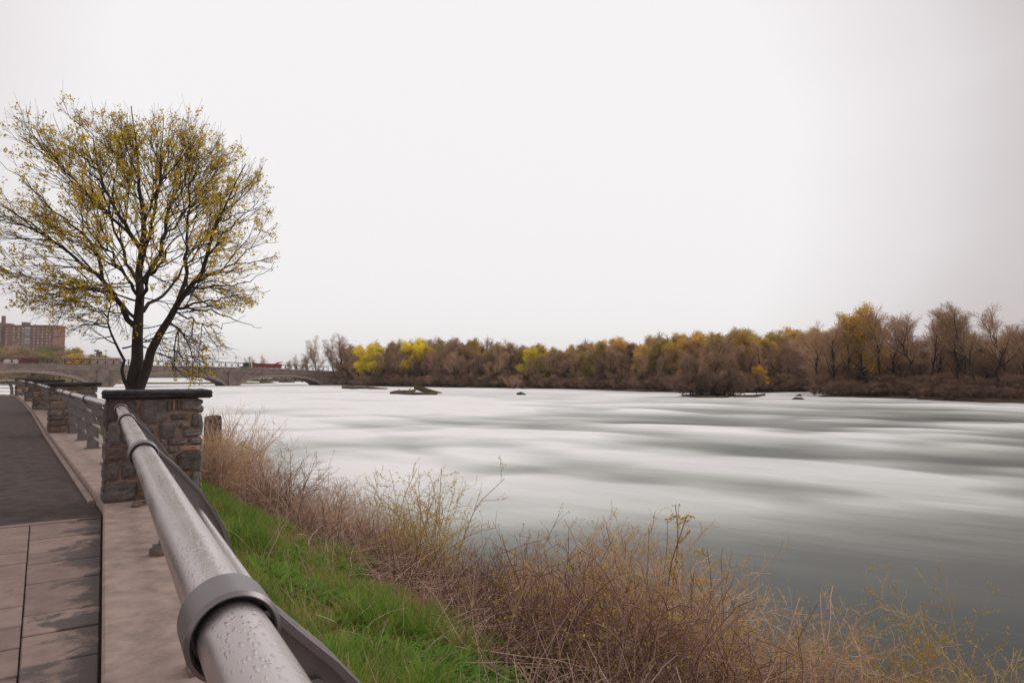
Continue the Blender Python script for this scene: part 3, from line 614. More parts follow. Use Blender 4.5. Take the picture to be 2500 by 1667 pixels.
tr=thing('maple_tree','large spreading tree with dark wet limbs and sprouting yellow-green leaves behind the nearest pillar','tree',tuple(base))
bo=np.array(base)
LP=[];LR=[]
for pts,ra,rb in limbs:
    P=resample([T3(x,y,d) for x,y,d in pts],16); P[1:-1]+=rng.normal(size=(14,3))*.05
    LP.append(P); u=np.linspace(0,1,16); ra*=.78; LR.append(ra*(1-u)**1.25+rb*.8*u+ (ra*.35*np.exp(-u*14) if ra>.25 else 0))
LP=np.array(LP);LR=np.array(LR)
main=mesh('trunk',np.concatenate([tubes(LP,LR,12)[0]])-bo,[tubes(LP,LR,12)[1]],[M['bark']],smooth=True)
obj('trunk',main,tr)
ctr=np.array(T3(335,640)); 
def outb(S): 
    d=S-ctr; d/=np.linalg.norm(d,axis=1,keepdims=True)+1e-6; return d*.55
def inenv(P,k=1.0):
    e=P[:,-1]-np.array(T3(332,545)); rx,ry,rz=5.6*k,5.4*k,5.2*k
    e2=P[:,-1]-np.array(T3(480,850,-2)); return ((e[:,0]/rx)**2+(e[:,1]/ry)**2+(e[:,2]/rz)**2<1)|(np.linalg.norm(e2,axis=1)<1.55)
A1,R1=grow(LP,LR,19,.14,1,.85,3.0,9,.12,(0,0,.025),.028,.006,bias=lambda S:outb(S)*1.1); k=inenv(A1,1.02); A1,R1=A1[k],R1[k]
A2,R2=grow(A1,R1,8,.15,1,.65,1.3,6,.14,(0,0,.03),.012,.0045,bias=lambda S:outb(S)*1.0); k=inenv(A2,1.03); A2,R2=A2[k],R2[k]
q_=np.array(T3(215,620)); k=~((A2[:,-1,0]<q_[0])&(A2[:,-1,2]<q_[2])&(rng.random(len(A2))<.45)); A2,R2=A2[k],R2[k]
A3,R3=grow(A2,R2,5,.2,1,.7,.6,4,.2,(0,0,.03),.0065,.0035,bias=lambda S:outb(S)*.5); k=inenv(A3,1.07); A3,R3=A3[k],R3[k]
# long upright shoots through the top
topk=(A2[:,-1,2]>np.array(T3(330,420))[2]); A4,R4=grow(A2[topk],R2[topk],1,.8,1,.3,1.1,4,.08,(0,0,.16),.006,.004); k=inenv(A4,1.15); A4,R4=A4[k],R4[k]
v,q,_=merge([tubes(A1,R1,5),tubes(A2,R2,4)])
obj('branches',mesh('branches',v-bo,[q],[M['bark']],smooth=True),tr)
v,q,_=merge([tubes(A3,R3,3),tubes(A4,R4,3)]); tw=obj('twigs',mesh('twigs',v-bo,[q],[M['twig']]),tr); tw['kind']='stuff'
zl=np.array(T3(330,770))[2]; A3l=A3[rng.random(len(A3))<np.where(A3[:,-1,2]<zl,.3,.58)]
S=A3l[:,[1,2,3]].reshape(-1,3); S=S[rng.random(len(S))<.36]
# leaves hang in small bunches
S=np.repeat(S,6,axis=0)+rng.normal(size=(len(S)*6,3))*.05
v,q=leaves(S,.082,up=-.25); lf=obj('leaves',mesh('leaves',v-bo,[q],[M['hero_leaf']]),tr); lf['kind']='stuff'
# ================================================================ FAR TREES
def ftree(seed,kind):
    """returns trunk mesh, crown mesh; height 1 unit = 1 m, about 14 m tall"""
    r=np.random.default_rng(seed); H=14.
    p=dict(bare=(13,.5,.2,5.8,.09),round=(20,.85,.12,5.2,.03),crooked=(9,.5,.38,5.6,.13),shrub=(8,.7,.02,4.5,.03),tall=(10,.4,.35,5.2,.14))[kind]
    nl,ang,u0,Ln,up=p
    n=1 if kind!='shrub' else 5
    T=np.zeros((n,9,3)); 
    for i in range(n):
        lean=r.normal(size=2)*(.06 if kind!='crooked' else .16)
        if kind=='shrub': lean=r.normal(size=2)*.5
        Ht=H*(.86 if kind!='shrub' else .55); z=np.linspace(0,Ht,9)
        wob=np.cumsum(r.normal(size=(9,2))*(.16 if kind!='crooked' else .42),axis=0); wob-=wob[0]
        T[i,:,0]=lean[0]*z+wob[:,0]; T[i,:,1]=lean[1]*z+wob[:,1]; T[i,:,2]=z
    rt=.24 if kind!='shrub' else .1
    TR=np.broadcast_to((rt*(1-np.linspace(0,1,9)*.8)),(n,9)).copy(); TR[:,0]*=1.3
    a,ra=grow(T,TR,nl,u0,.98,ang,Ln,8,.15,(0,0,up),.12,.03,r,taper=.45)
    b,rb=grow(a,ra,8,.2,1,.55,2.6,6,.16,(0,0,.08),.05,.018,r)
    c,rc=grow(b,rb,6,.15,1,.6,1.5,4,.18,(0,0,.08),.018,.010,r)
    d,rd=grow(c,rc,4,.2,1,.6,.85,3,.18,(0,0,.06),.011,.008,r)
    v,q,_=merge([tubes(T,TR,8),tubes(a,ra,5)]); tm=mesh('trunk',v,[q],[M['farbark']],smooth=True)
    tw=merge([tubes(b,rb,4),tubes(c,rc,3),tubes(d,rd,3)])
    frac=dict(bare=.10,round=1.2,crooked=.16,shrub=.3,tall=.22)[kind]
    S=np.concatenate([c[:,1:].reshape(-1,3),d[:,1:].reshape(-1,3)])
    if kind in('crooked','tall','bare'): S=S[(S[:,2]>H*.55)|(r.random(len(S))<.35)]
    S=np.repeat(S,3 if kind=='round' else 1,axis=0); S=S[r.random(len(S))<frac*.8]; S=S+r.normal(size=S.shape)*(.32 if kind=='round' else .15)
    lv=leaves(S,.23 if kind=='round' else .17,r)
    v,q,tg=merge([tw[:2],lv]); cm=mesh('crown',v,[q],[M['undertwig' if kind=='shrub' else 'fartwig'],M['far_leaf']],midx=tg)
    zz_=np.percentile(c[:,:,2],99.3); tm['top']=float(zz_)
    return tm,cm
PT={}
for kd,seeds in (('bare',(11,12,13)),('round',(21,22,23)),('crooked',(31,32,33,34)),('shrub',(41,42,43)),('tall',(51,52,53))):
    PT[kd]=[ftree(s,kd) for s in seeds]
cnt=0
def tree(kind,loc,h,leaf,label,group,sx=1,name='tree',var=None):
    global cnt; cnt+=1
    tm,cm=PT[kind][(cnt if var is None else var)%len(PT[kind])]
    t=thing(name,label,'shrub' if name.endswith('shrub') else 'tree',loc,random.uniform(0,6.28),group)
    s=h/tm['top']; t.scale=(s*sx*1.1,s*sx*1.1,s)
    a=obj('trunk' if name!='shrub' else 'stems',tm,t); b=obj('crown' if name!='shrub' else 'twigs',cm,t)
    b.color=(*LEAFC[leaf],1)
    return t
# land beyond the water: polygonal banks with raised floor
def island(name,pts,h,m,inner=None):
    """pts: shoreline polygon (x,y) counter-clockwise; rises gently inward"""
    P=np.array(pts,float); 
    Q=[P[0]]
    PP=[]
    for i in range(len(P)):
        a,b=P[i],P[(i+1)%len(P)]; n=max(1,int(np.linalg.norm(b-a)/3.5)); n=min(n,60)
        for k in range(n): PP.append(a+(b-a)*k/n)
    PP=np.array(PP); c=PP.mean(axis=0); m_=len(PP); r=np.random.default_rng(len(PP))
    rings=[(0,-1.2),(0,.12),(1.6,h*.6),(6,h),(18,h*1.2)]; V=[]
    # inward normals
    T=np.roll(PP,-1,axis=0)-np.roll(PP,1,axis=0); Nn=np.stack([-T[:,1],T[:,0]],1); Nn/=np.linalg.norm(Nn,axis=1,keepdims=True)+1e-9
    for k,(o,z) in enumerate(rings):
        j=r.normal(size=(m_,1))*.5*(k>0); L2=np.linalg.norm(c-PP,axis=1,keepdims=True)
        V.append(np.c_[PP+Nn*np.minimum(o+j,L2*.8),WZ+z+r.normal(size=m_)*.12*(k>0)])
    V.append(np.array([[c[0],c[1],WZ+h*1.3]])); V=np.concatenate(V); K=len(rings)
    i=np.arange(K*m_).reshape(K,m_); i2=np.roll(i,-1,axis=1); q=np.stack([i[:-1],i2[:-1],i2[1:],i[1:]],-1).reshape(-1,4)
    t=np.stack([i[-1],i2[-1],np.full(m_,K*m_)],-1)
    return tag(obj(name,mesh(name,V,[q,t],[m],smooth=True)),kind='structure')
def wpt(px,py): p=atz(px,py,WZ); return (p.x,p.y)
mid=[wpt(836,941),wpt(900,942.5),wpt(1000,943.5),wpt(1100,945),wpt(1250,947),wpt(1400,950),wpt(1570,955),wpt(1700,958),wpt(1800,958),wpt(1990,955.5),wpt(2080,953)]
midland=mid+[(260,260),(300,640),(-240,620),(-205,470),(-130,430),(-78,300)]
island('far_bank',midland,1.1,M['land'])
right=[wpt(1995,970),wpt(2060,972),wpt(2140,973),wpt(2220,976),wpt(2320,983),wpt(2420,986),wpt(2520,988),(125,72),(190,70),(200,140),(110,150)]
island('wooded_island',right,1.0,M['land'])
islet=[wpt(1655,968.5),wpt(1700,971.5),wpt(1760,973),wpt(1800,971.5),wpt(1812,968),wpt(1790,964),wpt(1700,963)]
island('islet',islet,.5,M['land'])
# low land across the horizon behind the bridge
island('distant_shore',[(-1500,1150),(-760,1150),(-500,1180),(-60,1020),(500,900),(900,1500),(-1500,1700)],9,M['land'])
def interp(pxs,ys,x): return float(np.interp(x,pxs,ys))
def depth_mid(px): 
    return interp([836,900,1000,1100,1250,1400,1570,1700,1800,1990,2080],[F*4/(y-917) for y in (941,942.5,943.5,945,947,950,955,958,958,955.5,953)],px)
TOP_X=[690,760,800,850,900,950,1000,1060,1120,1200,1300,1350,1450,1500,1560,1620,1700,1760,1800,1870,1920,1990,2050,2100]
TOP_Y=[850,822,822,845,838,838,835,828,836,832,845,850,848,830,842,822,820,812,808,812,818,806,800,800]
def topy(px): return interp(TOP_X,TOP_Y,px)
def colphrase(l): return {'leaf_lime':'bright yellow-green','leaf_gold':'golden yellow','leaf_ochre':'ochre-tipped','leaf_olive':'pale olive','leaf_bud':'bare brown','leaf_rust':'reddish brown','leaf_green':'dull green'}[l]
# individually recognisable trees of the far bank: px, top, kind, leaf, width, depth offset, label
feat=[(770,822,'bare','leaf_bud',1.0,6,'bare spreading tree at the right end of the bridge, leftmost of the wood'),
(738,862,'bare','leaf_bud',1.2,40,'small bare tree seen just above the right end of the bridge parapet'),
(832,818,'tall','leaf_bud',1.2,4,'slim leafless tree just left of the first yellow tree'),
(812,820,'bare','leaf_ochre',1.0,14,'bare tree with twiggy reddish crown beside the bridge end'),
(902,842,'round','leaf_lime',.95,2,'bright yellow-green rounded tree nearest the bridge'),
(918,832,'tall','leaf_bud',.6,30,'narrow bare tree poking up behind the first yellow tree'),
(1030,833,'round','leaf_lime',1.05,9,'tall bright yellow tree above the drifted logs'),
(1095,826,'crooked','leaf_bud',1.3,4,'broad bare tree right of the tall yellow tree'),
(985,830,'bare','leaf_bud',1.0,8,'bare grey tree between the two leftmost yellow trees'),
(1150,834,'round','leaf_ochre',.8,14,'ochre round-topped tree behind the broad bare tree'),
(1298,852,'round','leaf_lime',.85,3,'bright yellow tree in the middle of the far bank'),
(1235,832,'tall','leaf_ochre',1.1,6,'pale tan tree left of the middle yellow tree'),
(1400,846,'tall','leaf_ochre',.9,8,'slender ochre-topped tree with a straight dark trunk mid bank'),
(1500,830,'round','leaf_ochre',1.15,16,'wide golden-ochre crown rising behind mid bank brown trees'),
(1440,832,'bare','leaf_bud',1.1,20,'leafless crown standing just left of the wide golden-ochre crown'),
(1595,822,'crooked','leaf_ochre',1.0,12,'forked bare tree breaking the skyline left of the islet'),
(1850,896,'round','leaf_gold',.9,-3,'low golden willow-like tree at the water right of the islet'),
(1660,905,'round','leaf_gold',.7,-1,'small golden tree at the water left of the islet'),
(1440,872,'round','leaf_olive',.8,3,'olive leafed tree at the shore below the leafless crown')]
for px,ty,kd,lf_,sx,dy,lab in feat:
    Y=depth_mid(px)+5+dy; b=atY(px,930,Y); g=WZ+.9; h=atY(px,ty,Y).z-g
    t=tree(kd,(b.x,b.y,g),h,lf_,lab,None,sx*(1.25 if kd=='round' else 1),'yellow_tree' if lf_ in('leaf_lime','leaf_gold') else 'bare_tree')
segs=[(836,1000,'between the bridge end and the logs'),(1000,1200,'above the drifted logs'),(1200,1400,'around the middle of the far bank'),(1400,1600,'left of the islet'),(1600,1830,'behind the islet'),(1830,2110,'beside the narrow channel')]
rr=random.Random(3)
def seglab(px): 
    for a,b,s in segs:
        if a<=px<b: return s
    return segs[0][2] if px<836 else segs[-1][2]
for row,(dy,step,dh,kinds,lfs) in enumerate([(3,30,.80,['bare','crooked','tall','bare'],['leaf_bud','leaf_bud','leaf_rust','leaf_olive','leaf_bud']),
        (12,26,.95,['bare','tall','round','crooked'],['leaf_bud','leaf_rust','leaf_ochre','leaf_bud','leaf_olive']),
        (26,26,1.0,['bare','round','tall'],['leaf_ochre','leaf_ochre','leaf_rust','leaf_olive','leaf_bud'])]):
    px=855
    while px<2110:
        x=px+rr.uniform(-8,8); Y=depth_mid(x)+dy+rr.uniform(-2,4); g=WZ+.9; b=atY(x,930,Y)
        ty=topy(x); h=(atY(x,ty,Y).z-g)*dh*rr.uniform(.88,1.06); lf_=rr.choice(lfs)
        if x<1300 and lf_=='leaf_ochre' and rr.random()<.6: lf_='leaf_bud'
        kd_=rr.choice(kinds)
        if x>1300 and row>0 and rr.random()<.62: lf_=rr.choice(['leaf_ochre','leaf_ochre','leaf_olive','leaf_ochre']); kd_='round'
        rw=['front-row','middle-row','back-row'][row]
        tree(kd_,(b.x,b.y,g),h,lf_,f'{colphrase(lf_)} {rw} tree {seglab(x)}',f'{colphrase(lf_)} trees {rw} {seglab(x)}',rr.uniform(.9,1.25),'bare_tree' if lf_!='leaf_ochre' else 'budding_tree')
        px+=step*rr.uniform(.8,1.25)*(1 if x<1500 else 1.15)
# undergrowth shrubs along the far bank
px=840
while px<2110:
    for dy,hh,kd in ((.5,3.2,'shrub'),(4.5,4.2,'shrub'),(9,8.5,'bare'),(22,8.5,'shrub')):
        x=px+rr.uniform(-8,8); Y=depth_mid(x)+dy; b=atY(x,930,Y)
        lf_=rr.choice(['leaf_bud','leaf_rust','leaf_rust','leaf_olive','leaf_bud'])
        rp={.5:'shore',4.5:'waterside',9:'low inner',22:'backmost'}[dy]; tree(kd,(b.x,b.y,WZ+.15+(.6 if dy>6 else 0)),hh*rr.uniform(.6,1.35),lf_,f'{colphrase(lf_)} {rp} shrub {seglab(x)}',f'{colphrase(lf_)} {rp} undergrowth {seglab(x)}',rr.uniform(1.2,1.7),'shrub')
    px+=22*rr.uniform(.8,1.2)
# right island: tall dark trees with crooked trunks
rf=[(2000,790,'tall','leaf_ochre',.9,6),(2030,800,'bare','leaf_bud',1,8),(2070,770,'tall','leaf_ochre',1,7),(2110,757,'round','leaf_ochre',.85,8),(2145,755,'tall','leaf_ochre',1.1,6),(2180,770,'bare','leaf_bud',1,9),(2225,768,'crooked','leaf_bud',1,5),
(2265,755,'crooked','leaf_bud',.8,5),(2290,772,'bare','leaf_rust',1,9),(2335,745,'tall','leaf_bud',1.2,5),(2350,760,'crooked','leaf_ochre',1,9),(2392,742,'crooked','leaf_ochre',1.1,4),(2430,752,'crooked','leaf_bud',1.05,5),(2465,800,'bare','leaf_rust',1,8),(2505,810,'crooked','leaf_bud',1,4),(2540,800,'tall','leaf_bud',1,6),(2590,800,'bare','leaf_rust',1,6)]
rl=['leftmost ochre-topped tree of the right-hand island','bare tree second from the left on the right-hand island','slim ochre-topped tree left of the tallest clump on the right island','rounded ochre crown at the left peak of the right island','fan-shaped ochre tree right of the left peak on the island','bare tree just right of the fan-shaped ochre tree','crooked leafless tree in the dip of the island skyline','lone slanting leafless tree right of the skyline dip','reddish brown tree behind the lone slanting tree','broad leafless tree with twin stems left of the highest crown','ochre-flecked crooked tree behind the twin-stemmed tree','tallest crooked tree with ochre top near the right edge','dark leafless tree right of the tallest crooked tree','reddish brown lower tree near the right frame edge','crooked dark tree cut by the right frame edge','slim tree beyond the right frame edge','brown tree beyond the right frame edge']
def depth_r(px): return interp([1995,2060,2140,2220,2320,2420,2520,2700],[F*4/(y-917) for y in (970,972,973,976,983,986,988,990)],px)
for (px,ty,kd,lf_,sx,dy),lab in zip(rf,rl):
    Y=depth_r(px)+dy; b=atY(px,930,Y); g=WZ+.8; h=atY(px,ty,Y).z-g; tree(kd,(b.x,b.y,g),h,lf_,lab,None,sx,'tall_tree')
px=1998
while px<2650:
    for dy,hh,lf_ in ((2,2.3,'leaf_rust'),(6,3.4,'leaf_bud'),(12,8.5,'leaf_rust'),(20,11.5,'leaf_bud'),(30,9.,'leaf_rust')):
        x=px+rr.uniform(-12,12); Y=depth_r(x)+dy; b=atY(x,930,Y); half='left half' if x<2250 else 'right half'
        rw={2:'at the water',6:'behind the shore',12:'mid thicket',20:'at the back',30:'far inside'}[dy]
        kd='shrub' if dy<12 or dy>25 else 'bare'
        tree(kd,(b.x,b.y,WZ+.3),hh*rr.uniform(.8,1.2),lf_,f'{colphrase(lf_)} {"shrub" if kd=="shrub" else "tree"} {rw}, {half} of the island',f'{colphrase(lf_)} thicket {rw}, {half} of the island',rr.uniform(1.2,1.6),'shrub' if kd=='shrub' else 'bare_tree')
    px+=27
# islet trees
for px,ty,kd,lf_,sx,dy,h_,lab in ((1745,815,'crooked','leaf_olive',1.25,0,0,'tall forked tree with pale olive leaves on the small islet'),(1700,870,'bare','leaf_rust',1.1,1,0,'brown bushy tree on the left side of the islet'),(1790,850,'bare','leaf_bud',.9,1,0,'leaning bare tree on the right side of the islet')):
    Y=119+dy; b=atY(px,930,Y); h=atY(px,ty,Y).z-WZ-.3; tree(kd,(b.x,b.y,WZ+.3),h,lf_,lab,None,sx,'islet_tree')
for k,px in enumerate((1668,1690,1712,1735,1758,1780,1800)):
    b=atY(px,930,117.5+rr.uniform(-.8,1.5)); tree('shrub',(b.x,b.y,WZ+.1),rr.uniform(4.5,7)*(.7 if k in(0,6) else 1),'leaf_rust','reddish brown thicket shrub on the islet shore','thicket shrubs on the islet',1.1,'shrub')
for k,px in enumerate((1685,1715,1738,1768,1788)):
    b=atY(px,930,118.5+rr.uniform(-.5,1.5)); tree('bare',(b.x,b.y,WZ+.2),rr.uniform(7.5,9.5),'leaf_bud','bare twiggy tree rising from the islet thicket','bare trees on the islet',1.2,'bare_tree')
# shrub standing in the water and small ones
b=atY(1255,930,190); tree('shrub',(b.x,b.y,WZ-.1),4.2,'leaf_bud','round grey-brown shrub standing in the rapids below the middle yellow tree',None,1.1,'shrub')
b=atY(880,930,225); tree('shrub',(b.x,b.y,WZ-.1),5.0,'leaf_rust','leaning bare shrub growing from the driftwood nearest the bridge',None,1.0,'shrub')
for k in range(9):
    px=600+k*24; Yb=455-k*3; b=atY(px,930,Yb+6); tree('shrub',(b.x,b.y,WZ+.6),rr.uniform(5,8),rr.choice(['leaf_rust','leaf_bud','leaf_ochre']),'brown shrub on the bank seen through the right arch','shrubs seen through the right arch',1.4,'shrub')
for px,ty,lab in ((640,867,'reddish bare tree rising behind the red tipper trailer'),(618,872,'faint bare tree just left of the reddish tree behind the trailer'),(700,880,'low bare tree above the parapet right of the trailer'),(722,868,'bare tree above the right end of the parapet, left one of two')):
    b=atY(px,930,440); tree('bare',(b.x,b.y,WZ+.6),atY(px,ty,440).z-WZ-.6,'leaf_bud',lab,None,1.0,'bare_tree')
# ---- bridge
def stone_bridge():
    br=Vector((-79.4,270,0)); e=Vector((-.766,-.643,0)); ya=math.atan2(e.y,e.x)   # local x = u to the left/near; local y: e rotated +90 => (.643,-.766): toward camera
    t=thing('stone_bridge','long low grey stone bridge with three flat arches crossing the river','bridge',(br.x,br.y,WZ),ya)
    Wd=13.
    zt=lambda u:float(np.interp(u,[-40,-20,0,36,73,106,150,200],[2.6,2.9,3.35,4.55,5.05,5.15,5.1,5.0]))-WZ
    arches=[(1.5,35.,1.0-WZ),(40.,77.,2.15-WZ),(83.,122.,2.45-WZ),(128,165,2.4-WZ)]
    def bot(u):
        for a,b,c in arches:
            if a<u<b: x=(2*u-a-b)/(b-a); return -.2+(c+.2)*(1-x*x)**.62
        return -1.5
    us=[-45]
    for a,b,c in arches:
        us+=list(np.linspace(us[-1],a,8)[1:])+[a+1e-3]; x=np.cos(np.linspace(math.pi,0,50))[1:-1]; us+=list((a+b)/2+x*(b-a)/2)+[b-1e-3,b]
    us+=list(np.linspace(b,200,10)[1:])
    us=np.array(us); zb=np.array([bot(u) for u in us]); zu=np.array([zt(u) for u in us])-1.6; n=len(us)
    V=np.concatenate([np.c_[us,np.zeros(n),zb],np.c_[us,np.zeros(n),zu],np.c_[us,np.full(n,-Wd),zb],np.c_[us,np.full(n,-Wd),zu]])
    i=np.arange(n); q=[]
    for a,b in ((0,1),(2,0),(3,2),(1,3)): q.append(np.stack([a*n+i[:-1],a*n+i[1:],b*n+i[1:],b*n+i[:-1]],-1))
    obj('spandrel_wall',mesh('spandrel_wall',V,[np.concatenate(q)],[M['masonry']]),t)
    # parapet and string course follow the deck line
    def band(name,y0,y1,o0,o1,m,zf=zt,u0=-45,u1=200,n=60,par=t):
        u=np.linspace(u0,u1,n); z=np.array([zf(x) for x in u]); V=np.concatenate([np.c_[u,np.full(n,y),z+o] for y,o in ((y0,o0),(y1,o0),(y1,o1),(y0,o1))]); i=np.arange(n-1)
        q=np.concatenate([np.stack([a*n+i,a*n+i+1,b*n+i+1,b*n+i],-1) for a,b in((0,1),(1,2),(2,3),(3,0))])
        ends=np.array([[0,n,2*n,3*n],[n-1,4*n-1,3*n-1,2*n-1]])
        return obj(name,mesh(name,V,[q,ends],[m]),par)
    band('parapet',-.5,.06,-1.42,0,M['parapet']); band('string_course',-.4,.30,-1.62,-1.40,M['ringstone']); band('coping',-.6,.2,-.0,.14,M['ringstone'])
    band('parapet',-Wd,-Wd+.5,-1.6,0,M['parapet'])
    # arch rings of separate voussoirs, a hand's width proud
    for a,b,c in arches[:3]:
        K=44; th=np.linspace(math.pi*.985,math.pi*.015,K+1); 
        P=[(((a+b)/2+math.cos(x)*(b-a)/2),-.2+(c+.2)*(1-math.cos(x)**2)**.62) for x in th]
        for k in range(K):
            (x0,z0),(x1,z1)=P[k],P[k+1]; dx,dz=x1-x0,z1-z0; l_=math.hypot(dx,dz); nx,nz=-dz/l_,dx/l_
            if nz<0: nx,nz=-nx,-nz
            g=.03*(dx/l_),.03*(dz/l_); d=.95+(.12 if k%2 else 0)
            bb=B(); bb.prism([(x0+g[0],z0+g[1]),(x1-g[0],z1-g[1]),(x1-g[0]+nx*d,z1-g[1]+nz*d),(x0+g[0]+nx*d,z0+g[1]+nz*d)],.0,.10+.03*(k%3)); bb.build('voussoir',M['ringstone'],t)
    for a,b in ((-3.2,.4),(36.2,38.9),(78.3,81.6)):
        bb=B(); m_=(a+b)/2; bb.box((m_,.35,(zt(m_)-1.6)/2-.5),(b-a,.7,zt(m_)-1.6+.98)); bb.build('pier_pilaster',M['masonry'],t)
    # rough facing blocks standing proud at random
    r=random.Random(5); fb=B()
    for k in range(2600):
        u=r.uniform(-20,128); z=round(r.uniform(0,zt(u)-2.2)/.36)*.36; w_=r.uniform(.5,1.3)
        if z<bot(u-w_/2)+1.2 or z<bot(u+w_/2)+1.2 or z<0 and 1: continue
        if any(abs(u-(a+b)/2)<(b-a)/2+1.2 for a,b in ((-3.2,.4),(36.2,38.9),(78.3,81.6))): continue
        d=r.uniform(.03,.12); fb.box((u,d/2,z+.18),(w_,d,.30))
    f=fb.build('facing_stones',M['parapet'],t); f['kind']='stuff'
    band('road_deck',-Wd+.3,-.3,-1.75,-1.05,M['asphalt'])
    # pipe rail on the coping
    rail=thing('pipe_railing','thin pale pipe rail on short posts along the bridge coping','railing',(br.x,br.y,WZ),ya)
    band('rail',-.02,.05,.52,.58,M['galv'],par=rail)
    bb=B(); bb.box((0,0,.19),(.09,.09,.40)); pm=None
    for k in range(60):
        u=-14+k*2.7
        if pm is None: pm=bb.build('post',M['galv'],rail,(u,.02,zt(u)+.14)) 
        else: o=pm.copy(); C.objects.link(o); o.location=(u,.02,zt(u)+.14)
    # steel truss barrier behind
    ts=thing('truss_barrier','dark green steel truss barrier panels with cross bracing along the bridge road','barrier',(br.x,br.y,WZ),ya)
    u=-2.; pan=None
    while u<150:
        bb=B(); Lp=4.6; hT=2.2
        for z in (0.1,hT): bb.box((Lp/2,0,z),(Lp,.14,.2))
        for x in (0.05,Lp/2,Lp-.05): bb.box((x,0,hT/2),(.16,.12,hT))
        for (x0,z0,x1,z1) in ((0,hT/2,Lp/4,hT),(Lp/4,hT,Lp/2,hT/2),(Lp/2,hT/2,Lp/4,0),(Lp/4,0,0,hT/2),(Lp/2,hT/2,3*Lp/4,hT),(3*Lp/4,hT,Lp,hT/2),(Lp,hT/2,3*Lp/4,0),(3*Lp/4,0,Lp/2,hT/2)):
            bb.tube([(x0,.0,z0),(x1,.0,z1)],.085,4,False)
        sl3=(zt(u+Lp)-zt(u))/Lp
        if pan is None: pan=bb.build('truss_panel',M['truss'],ts); o=pan
        else: o=pan.copy(); C.objects.link(o)
        o.location=(u,-1.3,zt(u)-.15); o.rotation_euler=(0,-math.atan(sl3),0)
        u+=Lp+.04
    return t,br,e,ya,zt
bridge,BR,BE,BYA,zt=stone_bridge()
def upos(px):
    k=(px-1250)/F; return (BR.x-k*BR.y)/(-BE.x+k*BE.y)
def bpos(px,off=4.): # a point on the road behind the parapet, at pixel column px
    u=upos(px); n_=Vector((.643,-.766,0)); p=BR+BE*u-n_*off; p.z=WZ+zt(u)-1.05; return p,u
def wheel_set(t,xs,y,r=.5,z=None):
    for x in xs:
        for s in (-1,1):
            b=B(); b.tube([(x,s*y-.15,r),(x,s*y+.15,r)],r,14); w_=b.build('wheel',M['tyre'],t); b=B(); b.tube([(x,s*y-.17,r),(x,s*y+.17,r)],r*.5,10); b.build('rim',M['galv'],w_)
# dump truck: dark tractor + long red tipper trailer; length axis local x; cab at +x (toward the left of the picture)
def dump_truck(px):
    p,u=bpos(px,4.5); t=thing('dump_truck','truck with dark cab pulling a long red tipper trailer over the right arch','truck',p,BYA)
    b=B(); b.prism([(6.0,.9),(8.6,.9),(8.6,2.0),(7.3,2.15),(7.1,3.5),(5.6,3.5),(5.6,.9)],-1.2,1.2); c=b.build('cab',M['greencab'],t)
    b=B(); b.box((6.5,0,2.75),(1.0,2.44,.75)); b.build('window',M['glass'],c); b=B(); b.tube([(5.35,.9,1.2),(5.35,.9,4.3)],.12,8); b.build('exhaust_pipe',M['galv'],c)
    b=B(); b.box((-1.5,0,1.0),(14.5,1.2,.35)); b.build('chassis',M['chassis'],t)
    b=B(); b.prism([(3.2,1.5),(3.7,3.2),(-7.2,3.2),(-7.6,2.2),(-7.0,1.3)],-1.25,1.25); tb=b.build('tipper_body',M['redpaint'],t)
    b=B(); 
    for x in (2.4,.8,-.8,-2.4,-4,-5.6): b.box((x,0,2.3),(.12,2.62,1.7))
    b.build('rib',M['redpaint'],tb)
    b=B(); b.prism([(-4.2,2.6),(-3.8,2.4),(-6.6,3.95),(-7.9,4.0),(-8.0,3.7),(-6.8,3.6)],-1.0,-.6); b.prism([(-4.2,2.6),(-3.8,2.4),(-6.6,3.95),(-7.9,4.0),(-8.0,3.7),(-6.8,3.6)],.9,1.3); b.build('tailgate_arm',M['redpaint'],t)
    wheel_set(t,(7.4,4.9,3.8,.6,-3.0,-4.3,-5.6),1.0)
dump_truck(650)
def crane_truck(px):
    p,u=bpos(px,4.5); t=thing('flatbed_truck','long dark red truck with pale load at the left end of the bridge','truck',p,BYA)
    b=B(); b.prism([(4.6,.8),(7.2,.8),(7.2,1.5),(6.0,1.7),(5.6,2.6),(4.6,2.6)],-1.15,1.15); c=b.build('cab',M['redpaint'],t); b=B(); b.box((5.2,0,2.15),(.8,2.34,.55)); b.build('window',M['glass'],c)
    b=B(); b.box((-1,0,1.0),(12,2.2,.35)); b.build('flatbed',M['chassis'],t)
    b=B(); b.box((2.2,0,1.75),(3.9,2.1,1.1)); b.box((2.2,0,2.5),(3.2,1.9,.35)); b.build('load',M['whitepaint'],t)
    b=B(); b.box((-2.6,0,2.0),(5.0,2.2,1.6)); b.box((-2.0,0,3.0),(3.2,2.0,.4)); b.build('cargo_box',M['darkred'],t)
    b=B(); b.tube([(3.5,0,2.9),(-4.5,0,3.2)],.12,6); b.build('boom',M['redpaint'],t)
    wheel_set(t,(5.8,3,2,-2,-4.8),.95,.48)
crane_truck(48)
def trailer(px):
    p,u=bpos(px,4.5); t=thing('box_trailer','plain pale pink box trailer parked on the bridge left of the big tree','trailer',p,BYA)
    b=B(); b.box((0,0,2.35),(8.6,2.5,2.7)); b.build('body',M['cream'],t,bevel=.05)
    b=B(); b.box((0,0,3.73),(8.7,2.56,.08)); b.build('roof_edge',M['whitepaint'],t)
    b=B(); b.box((0,0,.85),(8.4,1.2,.25)); b.build('chassis',M['chassis'],t); wheel_set(t,(-2.6,-3.7,3.4),1.0,.45)
trailer(264)
